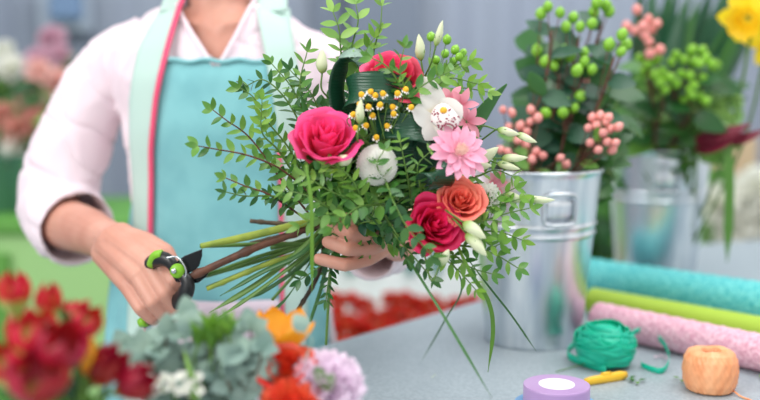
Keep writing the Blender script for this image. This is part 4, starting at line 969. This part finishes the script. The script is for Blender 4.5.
# daffodils
def daffodil(px, py, d, R, rx, up_, lb):
    c = P(px, py, d); ax = (toC(c)+RT*rx+UP*up_).normalized(); root = empty('daffodil', c, lb, 'flower'); Mx = axisM(c, ax)
    mb = MB(); petals_ring(mb, Mx, 6, .003, R, R*.62, -.1, .15, .15, .9, 0, .1, 8); part('petals', mb, 'daff', root)
    mb = MB(); mb.grid(lambda u, v: Mx @ V(((.012+.016*v*v)*(R/.055)*math.cos(u*2*math.pi)*(1+.06*v*math.sin(u*44)), (.012+.016*v*v)*(R/.055)*math.sin(u*2*math.pi)*(1+.06*v*math.sin(u*44)), v*R*.55)), 48, 8, True); part('trumpet', mb, 'daff_cup', root)
    b0 = inb(B2); mb = MB(); mb.tube(smooth([c, c-ax*.04, c.lerp(b0, .5)+V((.03, 0, .02)), b0], 6), .003, 7); part('stem', mb, 'stem_green', root)
daffodil(748, 18, 1.74, .058, -.35, -.35, 'large yellow daffodil at the upper right corner')
daffodil(772, 40, 1.80, .05, .2, .1, 'second yellow daffodil cut off by the right edge')
# white flowers and low green boxes far right, behind table
for i, (px, py, m) in enumerate([(742, 205, 'white_petal'), (757, 190, 'white_petal'), (728, 225, 'white_petal'), (756, 224, 'white_petal'), (738, 232, 'white_petal'), (765, 208, 'white_petal'), (718, 206, 'white_petal')]):
    c = P(px, py, 3.0); f = empty('blurred_bloom', c, 'white bloom in the blurred bunch at far right behind the table', 'flower', 'white blooms at far right')
    part('petals', lump_flower(c, .075, m, V((0, -1, .4)), i, 24), m, f)
    mb = MB(); mb.tube([c, V((c.x, 3.1, .5))], .005, 5); part('stem', mb, 'stem_green', f)
    mb = MB()
    for q in range(8): mb.leaf(c+V((rn(-.08, .08), .05, rn(-.15, .05))), rv()+V((0, 0, .4)), V((0, -1, .5)), .13, .06, .2)
    part('leaves', mb, 'leaf_mid', f)
r = empty('planter_box', (1.1, 3.2, 0), 'light green planter box behind the table at right', 'planter')
mb = MB(); mb.box((1.1, 3.2, .46), (.9, .36, .92)); part('box', mb, 'cab_green', r, flat=True, bevel=.01)
r = empty('wooden_crate', (.98, 3.0, 0), 'tan wooden crate end beyond the steel buckets', 'crate')
mb = MB(); mb.box((P(747, 165, 2.85).x+.15, 3.6, .54), (.3, .1, 1.08)); part('box', mb, 'wood', r, flat=True, bevel=.01)
# foliage clump behind the gap between buckets
for i in range(9):
    c = P(604+rn(-14, 18), 140+i*14, 2.9); f = MB()
    for q in range(12): f.leaf(c+rv(.06), rv()+V((0, 0, .4)), V((0, -1, .5))+rv(.3), .13, .06, .2)
    tag(part('shrub', f, 'leaf_mid' if i % 2 else 'leaf_dark', None, c), 'blurred green foliage in the gap between the steel buckets', 'foliage', 'foliage behind the gap')

# ------------------------------------------------------------------ rolls of wrapping mesh
def roll(a, b, rad, m, name, label, tex=True, seed=0):
    a = V((a.x, a.y, TZ+rad)); b = V((b.x, b.y, TZ+rad)); ax = (b-a).normalized(); root = empty(name, a, label, 'roll')
    x = V((0, 0, 1)); y = ax.cross(x); L = (b-a).length; n = 44; mm = int(L/.006); mb = MB(); rr = []
    for j in range(mm+1):
        p = a.lerp(b, j/mm); rr.append([p+(x*math.cos(t)+y*math.sin(t))*(rad*(1+(.05*math.sin(j*1.57+(i % 2)*3.14)*math.cos(i*math.pi/2) if tex else 0) + .02*noise.noise(V((j*.05, math.cos(t), seed))))) for i, t in enumerate([2*math.pi*q/n for q in range(n)])])
    mb.rings(rr, False, False)
    ed = [ [p.lerp(a, .0) for p in rr[0]] ]
    part('sheet', mb, m, root)
    for e, s in ((a, -1), (b, 1)):
        mb = MB()
        for q in range(4):
            r1 = rad*(.97-q*.16); Mx = axisM(e+ax*(.0005*s), ax); mb.lathe([(r1-.0014, -.001), (r1, 0.0008), (r1-.0005, .002*s), (r1-.005, .001)], Mx, 32, False, False)
        part('rolled_end', mb, m, root)
        mb = MB(); mb.lathe([(.0001, -.003*s), (rad*.95, -.003*s)], axisM(e, ax), 32, False, False); part('roll_core', mb, 'roll_core', root)
a = PT(598, 334); b = PT(762, 371); dr = (b-a); roll(a, a+dr*1.7, .0262, 'roll_pink', 'mesh_roll', 'roll of pale pink mesh wrap, nearest of the three rolls', seed=1)
a2 = PT(592, 314); b2 = PT(762, 347); roll(a2, a2+(b2-a2)*1.7, .0235, 'roll_lime', 'paper_roll', 'smooth lime green wrapping roll between pink and turquoise rolls', False, 2)
a3 = PT(566, 293); b3 = PT(762, 326); roll(a3, a3+(b3-a3)*1.7, .037, 'roll_teal', 'mesh_roll', 'thick roll of turquoise mesh wrap, farthest of the three rolls', seed=3)

# ------------------------------------------------------------------ ribbon things
c = PT(608, 370); R0 = .0405; c = c+V((0, R0*.6, 0)); root = empty('ribbon_ball', c, 'ball of wound emerald green ribbon beside the steel bucket', 'ribbon')
mb = MB(); cc = c+V((0, 0, .030)); Mb = Matrix.Translation(cc) @ Matrix.Diagonal((1, 1, .76, 1)); mb.ball(cc, R0*.97, 28, 18, Mx=Mb)
for i in range(20):
    ax = (V((0, 0, 1))+rv(.5)).normalized(); off = rn(-.55, .6); rad = R0*math.sqrt(1-off*off*.9)*1.02; Mx = axisM(V((0, 0, 0)), ax); pth = []
    for k in range(37):
        t = 2*math.pi*k/36; q = Mx @ V((rad*math.cos(t), rad*math.sin(t), off*R0)); q = q*(1+.03*math.sin(t*3+i)); pth.append(Mb @ q)
    for k in range(len(pth)): pth[k].z = max(pth[k].z, TZ+.002)
    mb.ribbon(pth, rn(.011, .018), ax, .05, None, 4)
part('winding', mb, 'rib_green', root, solid=.0006)
def tail(pts, wd, label, m='rib_green', hint=V((0, 0, 1))):
    p = resample(smooth(pts, 8), 40); o = part('ribbon_tail', MB().ribbon(p, wd, hint, 0, None, 2), m, root, solid=.0005)
z3 = lambda v, z: V((v.x, v.y, TZ+z))
tail([z3(PT(580, 352), .02), z3(PT(567, 360), .010), z3(PT(584, 367), .006), z3(PT(606, 374), .006)], .011, '')
tail([z3(PT(628, 352), .026), z3(PT(644, 348), .030), z3(PT(660, 354), .022), z3(PT(669, 364), .010), z3(PT(662, 375), .006), z3(PT(643, 370), .006), z3(PT(641, 366), .006)], .0085, '')
# purple and blue ribbon spools
c = PT(556, 413); c = V((c.x, c.y, TZ)); root = empty('ribbon_spool', c, 'light blue ribbon roll lying under the purple spool', 'ribbon')
mb = MB(); Mx = Matrix.Translation(c); mb.lathe([(.024, 0), (.052, 0), (.0525, .001), (.0525, .011), (.052, .012), (.024, .012)], Mx, 48, False, False); part('winding', mb, 'rib_blue', root)
mb = MB(); mb.lathe([(.020, 0), (.024, 0), (.024, .0125), (.020, .0125), (.020, 0)], Mx, 32, False, False); part('core', mb, 'core', root)
c = c+V((0, 0, .0127)); root = empty('ribbon_spool', c, 'purple satin ribbon spool with white core at the front edge', 'ribbon'); Mx = Matrix.Translation(c)
pf = [(.0215, 0), (.040, 0), (.0408, .001)]+[(.0408+.0002*(i % 2), .001+.023*i/8) for i in range(9)]+[(.040, .0245)]+[(.040-.0185*i/24, .0245-.0004*(i % 2)) for i in range(25)]
mb = MB(); mb.lathe(pf, Mx, 56, False, False); part('winding', mb, 'rib_purple', root)
mb = MB(); mb.lathe([(.0001, .0228), (.0205, .0228), (.0215, .0250), (.0222, .0250), (.0222, .0), (.0001, .0)], Mx, 40, False, False); part('core', mb, 'core', root)
# raffia spool
c = PT(718, 398)+V((0, .034, 0)); root = empty('raffia_spool', c, 'barrel shaped spool of peach orange raffia at lower right', 'raffia')
def raf(u, v):
    th = u*2*math.pi; prof = [(.020, 0), (.030, .002), (.0345, .012), (.0362, .028), (.0345, .043), (.030, .052), (.021, .056), (.013, .055), (.011, .050)]
    f = v*(len(prof)-1); i = min(len(prof)-2, int(f)); r_ = prof[i][0]+(prof[i+1][0]-prof[i][0])*(f-i); z = prof[i][1]+(prof[i+1][1]-prof[i][1])*(f-i)
    r_ *= 1+.012*math.sin(th*30+z*500)+.010*math.sin(th*17-z*300)
    return V((c.x+r_*math.cos(th), c.y+r_*math.sin(th), TZ+z*(1+.02*math.sin(th*3))))
mb = MB(); mb.grid(raf, 180, 40, True); part('winding', mb, 'raffia', root)
mb = MB(); mb.lathe([(.0125, .052), (.011, .02), (.0001, .02)], Matrix.Translation(V((c.x, c.y, TZ))), 24, False, False); part('hole', mb, 'raffia_in', root)
mb = MB(); mb.tube(smooth([V((c.x+.025, c.y-.02, TZ+.005)), z3(PT(741, 398), .002), z3(PT(752, 402), .002)], 5), .0012, 6); part('loose_end', mb, 'raffia', root)
# yellow cutter
a, b = PT(585, 386), PT(626, 379); root = empty('utility_knife', a, 'small yellow plastic cutter lying between purple spool and green ribbon', 'knife')
mb = MB(); mb.tube([z3(a.lerp(b, t), .006) for t in (0, .15, .5, .85, 1)], [.0045, .006, .0065, .007, .005], 14, flat=.75); part('handle', mb, 'cutter', root)
mb = MB(); mb.tube([z3(a.lerp(b, t), .012) for t in (.4, .6)], [.003, .003], 10); part('slider', mb, 'cutter', root)
# scraps
def scrap(px, py, m, label, n=4, L=.012, W=.006, cat='leaf scrap', name='leaf_scrap'):
    c = PT(px, py); mb = MB()
    for k in range(n):
        a = k*2.1+px; mb.leaf(c+V((.003*math.cos(a), .003*math.sin(a), .003)), V((math.cos(a), math.sin(a), .35)), V((0, 0, 1)), L*rn(.8, 1.2), W, .3, .2)
    tag(part(name, mb, m, None, c), label, cat)
scrap(637, 383, 'leaf_mid', 'small cluster of clipped green leaves right of the yellow cutter', 7)
scrap(629, 381, 'leaf_dark', 'dark clipped leaf touching the yellow cutter end', 3, .012)
scrap(681, 381, 'leaf_mid', 'tiny green leaf scrap left of the peach raffia', 3)
scrap(759, 380, 'leaf_mid', 'tiny green scrap at the right edge of the table', 2)
scrap(661, 359, 'mauve', 'small purple petal scrap before the pink roll', 3, .009, .007, 'petal', 'petal_scrap')
scrap(432, 378, 'bud', 'tiny pale scrap on the bare table', 2, .005, .003, 'petal', 'petal_scrap')
c = PT(583, 371); root = empty('flower_bud', c, 'fallen white bud with thin stem between the ribbons', 'bud')
part('bud', bud_mesh(axisM(z3(PT(584, 368), .006), V((.2, .1, 1))), .004, .009), 'bud', root)
mb = MB(); mb.tube(smooth([z3(PT(584, 368), .006), z3(PT(570, 370), .003), z3(PT(556, 373), .002)], 5), .0008, 6); part('stem', mb, 'stem_green', root)

# ------------------------------------------------------------------ foreground flowers
def vase(c, rb, rt, h, label, m='ceramic'):
    root = empty('vase', c, label, 'vase'); mb = MB()
    mb.lathe([(.0001, 0), (rb, 0), (rb*1.04, .004), ((rb+rt)/2*1.05, h*.5), (rt, h), (rt+.003, h+.002), (rt-.003, h), ((rb+rt)/2*.98, h*.5), (rb*.95, .006), (.0001, .006)], Matrix.Translation(c), 36, False, False)
    part('body', mb, m, root); return c
VA = vase(V((-.255, .78, TZ)), .05, .062, .075, 'low pale vase of red lilies, below the lower left corner')
VB = vase(V((-.150, .955, TZ)), .05, .065, .07, 'low pale vase of eucalyptus and carnations, below the bottom edge')
def fg_stem(c, ax, vz, root, r_=.0022, m='stem_green'):
    b0 = vz+V((rn(-.03, .03), rn(-.03, .03), .012)); mb = MB(); mb.tube(smooth([c, c-ax*.02, c.lerp(b0, .6), b0], 6), r_, 7); part('stem', mb, m, root)
reds = [(14, 295, .86, .016, .044, -.1, 1.3, .06, 'tulip', 'red flower at the far left edge, upright'), (49, 304, .87, .014, .040, .05, 1.4, .0, 'tulip', 'red half-closed flower second from the left'), (80, 325, .85, .018, .046, .8, 1.0, .12, 'tulip', 'red flower pointing right above the others'),
        (34, 338, .82, .023, .050, -.1, 1.0, .15, 'tulip', 'large red flower at left middle'), (60, 350, .80, .022, .050, .3, .9, .2, 'tulip_dark', 'dark red flower in the middle of the red bunch'), (8, 366, .80, .020, .05, -.4, .9, .2, 'tulip', 'dark red flower at the lower left edge'),
        (106, 368, .84, .017, .048, .7, .8, .15, 'tulip_dark', 'burgundy flower right of the red bunch'), (134, 384, .84, .016, .045, 1.1, .5, .15, 'tulip_dark', 'burgundy flower nearest the eucalyptus'), (38, 382, .78, .024, .05, 0, .8, .25, 'tulip_dark', 'red flower at the bottom edge'), (70, 316, .90, .010, .032, .2, 1.5, .0, 'tulip', 'small red bud behind the red bunch')]
for i, (px, py, d, R0, H, rx, up_, op, m, lb) in enumerate(reds):
    c = P(px, py, d); ax = (toC(c)*.5+RT*rx+UP*up_).normalized(); c0 = c-ax*H*.5; root = empty('red_lily', c0, lb, 'flower')
    part('petals', tulip_mesh(axisM(c0, ax, i), R0, H, op, 6, i), m, root); fg_stem(c0, ax, VA, root)
    if op > .35:
        mb = MB()
        for k in range(6):
            a = k*1.05; e = axisM(c0, ax) @ V((.006*math.cos(a), .006*math.sin(a), H*.7)); mb.cone(c0, e, .0006, .0006, 5); mb.cone(e, e+ax*.003, .0014, .0014, 6)
        part('stamens', mb, 'gold', root)
c = P(84, 352, .83); ax = V((.1, 0, 1)); root = empty('red_lily', c, 'peach yellow bud beneath the red flower pointing right', 'bud'); part('petals', tulip_mesh(axisM(c-V((0, 0, .02)), ax), .009, .035, 0, 6, 4), 'parrot', root); fg_stem(c, ax, VA, root)
for i in range(12):
    px = rn(0, 120); py = rn(345, 400); c = P(px, py, .86); ax = V((rn(-.6, .6), rn(-.3, .3), 1)).normalized(); b0 = VA+V((0, 0, .04))
    mb = MB(); p0 = b0.lerp(c, .3)
    for q in range(5): mb.leaf(p0.lerp(c, q/4), ax+rv(.6), toC(c)+rv(.4), .055, .014, .2, .2)
    mb.tube([b0, c], .002, 6)
    tag(part('lily_stalk', mb, R_.choice(['leaf_mid', 'leaf_yell', 'leaf_dark']), None, b0), 'green stalk and leaves among the red flowers at lower left', 'foliage', 'leaf stalks among the red flowers')
# eucalyptus
EU = [([(160, 400), (146, 385), (134, 366), (126, 350)], 'pale eucalyptus sprig nearest the burgundy flowers'), ([(182, 400), (174, 380), (166, 356), (166, 336)], 'eucalyptus sprig under the fingertips holding the shears'), ([(226, 402), (236, 390), (246, 376), (256, 372)], 'eucalyptus sprig leaning right along the bottom edge'), ([(205, 402), (196, 384), (178, 372), (168, 360)], 'low eucalyptus sprig above the cream blossoms'), ([(232, 400), (224, 388), (222, 362), (226, 346)], 'eucalyptus sprig just right of the olive tufts'),
      ([(175, 392), (160, 376), (150, 362), (146, 350)], 'eucalyptus sprig left of the grey green leaf cluster'), ([(204, 395), (198, 365), (193, 338), (189, 318)], 'tall pale eucalyptus sprig below the shears'), ([(222, 395), (216, 370), (212, 358), (208, 350)], 'eucalyptus sprig right of the tall pale one'),
      ([(230, 395), (225, 380), (232, 370), (236, 360)], 'eucalyptus sprig with a big round leaf in the middle'), ([(250, 398), (248, 370), (252, 348), (250, 330)], 'eucalyptus sprig left of the yellow flower'), ([(190, 400), (170, 385), (150, 372), (136, 362)], 'eucalyptus sprig leaning left over the red bunch'), ([(240, 400), (250, 385), (258, 368), (262, 352)], 'eucalyptus sprig left of the orange ranunculus'), ([(220, 400), (210, 388), (200, 375), (205, 365)], 'low eucalyptus sprig at the bottom edge')]
for i, (pts, lb) in enumerate(EU):
    pp = [P(x, y, .97-.01*(i % 3)) for x, y in pts]
    sprig('eucalyptus_sprig', [VB+V((rn(-.02, .02), rn(-.02, .02), .02))]+pp, lb, 'euca', .029, .027, .015, 'stem_twig', .0012, None, .35, 'eucalyptus', curl=.25, ang=1.2, p=.75)
for px, py, L, W, a, lb in ((236, 348, .042, .034, 20, 'large round grey green eucalyptus leaf at centre'), (300, 322, .022, .018, 120, 'dull olive leaf before the yellow flower'), (215, 372, .034, .024, -30, 'dark edged eucalyptus leaf low at centre'), (190, 322, .03, .026, 80, 'pale folded eucalyptus leaf below the hand')):
    c = P(px, py, .95); d = RT*math.cos(math.radians(a))+UP*math.sin(math.radians(a)); mb = MB(); mb.leaf(c-d*L*.5, d, toC(c)+UP*.6, L, W, .2, .15, 8, .8); mb.tube(smooth([c-d*L*.5, c-d*L*.6-UP*.02, VB+V((0, 0, .03))], 5), .001, 5)
    tag(part('eucalyptus_leaf', mb, 'euca', None, c), lb, 'leaf')
# green pods
for i, (px, py) in enumerate(((206, 340), (214, 334), (222, 340), (229, 336), (212, 348), (198, 346))):
    c = P(px, py, .95); ax = (UP+RT*rn(-.4, .4)).normalized(); mb = MB(); 
    root = empty('leaf_tuft', c, 'small pointed olive green tuft behind the eucalyptus', 'foliage', 'olive tufts behind the eucalyptus')
    petals_ring(mb, axisM(c, ax), 7, .001, .026, .009, 1.1, .2, .2, .8, 0, .3); part('leaves', mb, 'leaf_yell', root); fg_stem(c, ax, VB, root, .0012)
# waxflower
for i in range(16):
    px = 150+(i % 8)*7+rn(-3, 3); py = 380+(i//8)*11+rn(-4, 4); c = P(px, py, .93+rn(-.01, .01)); ax = (toC(c)+UP*.8+rv(.4)).normalized(); root = empty('waxflower', c, 'tiny cream white blossom in the foreground spray at bottom left', 'flower', 'cream blossoms at the bottom edge')
    mb = MB(); petals_ring(mb, axisM(c, ax), 6, .0005, .0058, .005, .45, .1, .1, 1.2, 0, .2, 4); part('petals', mb, 'white_petal', root); fg_stem(c, ax, VB, root, .0007)
# yellow parrot tulip, ranunculus, carnations
c = P(284, 328, 1.0); ax = (UP+toC(c)*.3+RT*.1).normalized(); root = empty('tulip', c-ax*.03, 'yellow orange open tulip behind the orange blooms', 'flower'); part('petals', tulip_mesh(axisM(c-ax*.03, ax, .3), .024, .052, .45, 6, 2), 'parrot', root); fg_stem(c-ax*.03, ax, VB, root)
c = P(284, 364, .955); ax = (toC(c)+UP*.9-RT*.2).normalized(); root = empty('ranunculus', c-ax*.015, 'scarlet orange ranunculus behind the orange carnation', 'flower'); part('bloom', rose_mesh(axisM(c-ax*.018, ax), .027, 4, 22), 'ranunc', root); fg_stem(c-ax*.015, ax, VB, root)
c = P(303, 357, .975); ax = (toC(c)+UP*1.1+RT*.3).normalized(); root = empty('ranunculus', c-ax*.015, 'smaller orange ranunculus between tulip and lilac carnation', 'flower'); part('bloom', rose_mesh(axisM(c-ax*.018, ax), .019, 8, 18), 'carn_orange', root); fg_stem(c-ax*.015, ax, VB, root)
c = P(291, 397, .93); ax = (toC(c)*.6+UP).normalized(); root = empty('carnation', c-ax*.02, 'orange ruffled carnation cut off by the bottom edge', 'flower'); part('petals', ruffle_mesh(axisM(c-ax*.016, ax), .031, 5, 60), 'carn_orange', root); fg_stem(c-ax*.02, ax, VB, root)
c = P(332, 374, .955); ax = (toC(c)*.7+UP+RT*.4).normalized(); root = empty('carnation', c-ax*.02, 'lilac ruffled carnation right of the orange blooms', 'flower'); part('petals', ruffle_mesh(axisM(c-ax*.018, ax), .037, 6, 60), 'carn_lilac', root); fg_stem(c-ax*.02, ax, VB, root)
mb = MB(); c = P(322, 378, .94)
for q in range(4): mb.leaf(c+rv(.004)-UP*.01, (RT*rn(-.5, .5)+UP), toC(c), .022, .011, .1, .2)
tag(part('carnation_leaf', mb, 'leaf_mid', None, c), 'green leaves between orange and lilac carnations', 'foliage')
asp([(196, 400, .93), (190, 372, .93), (184, 350, .94)], .010, RT, 'bright green upright blade in front of the eucalyptus', 'leaf_light', lambda q: max(.05, (1-q)**.6))
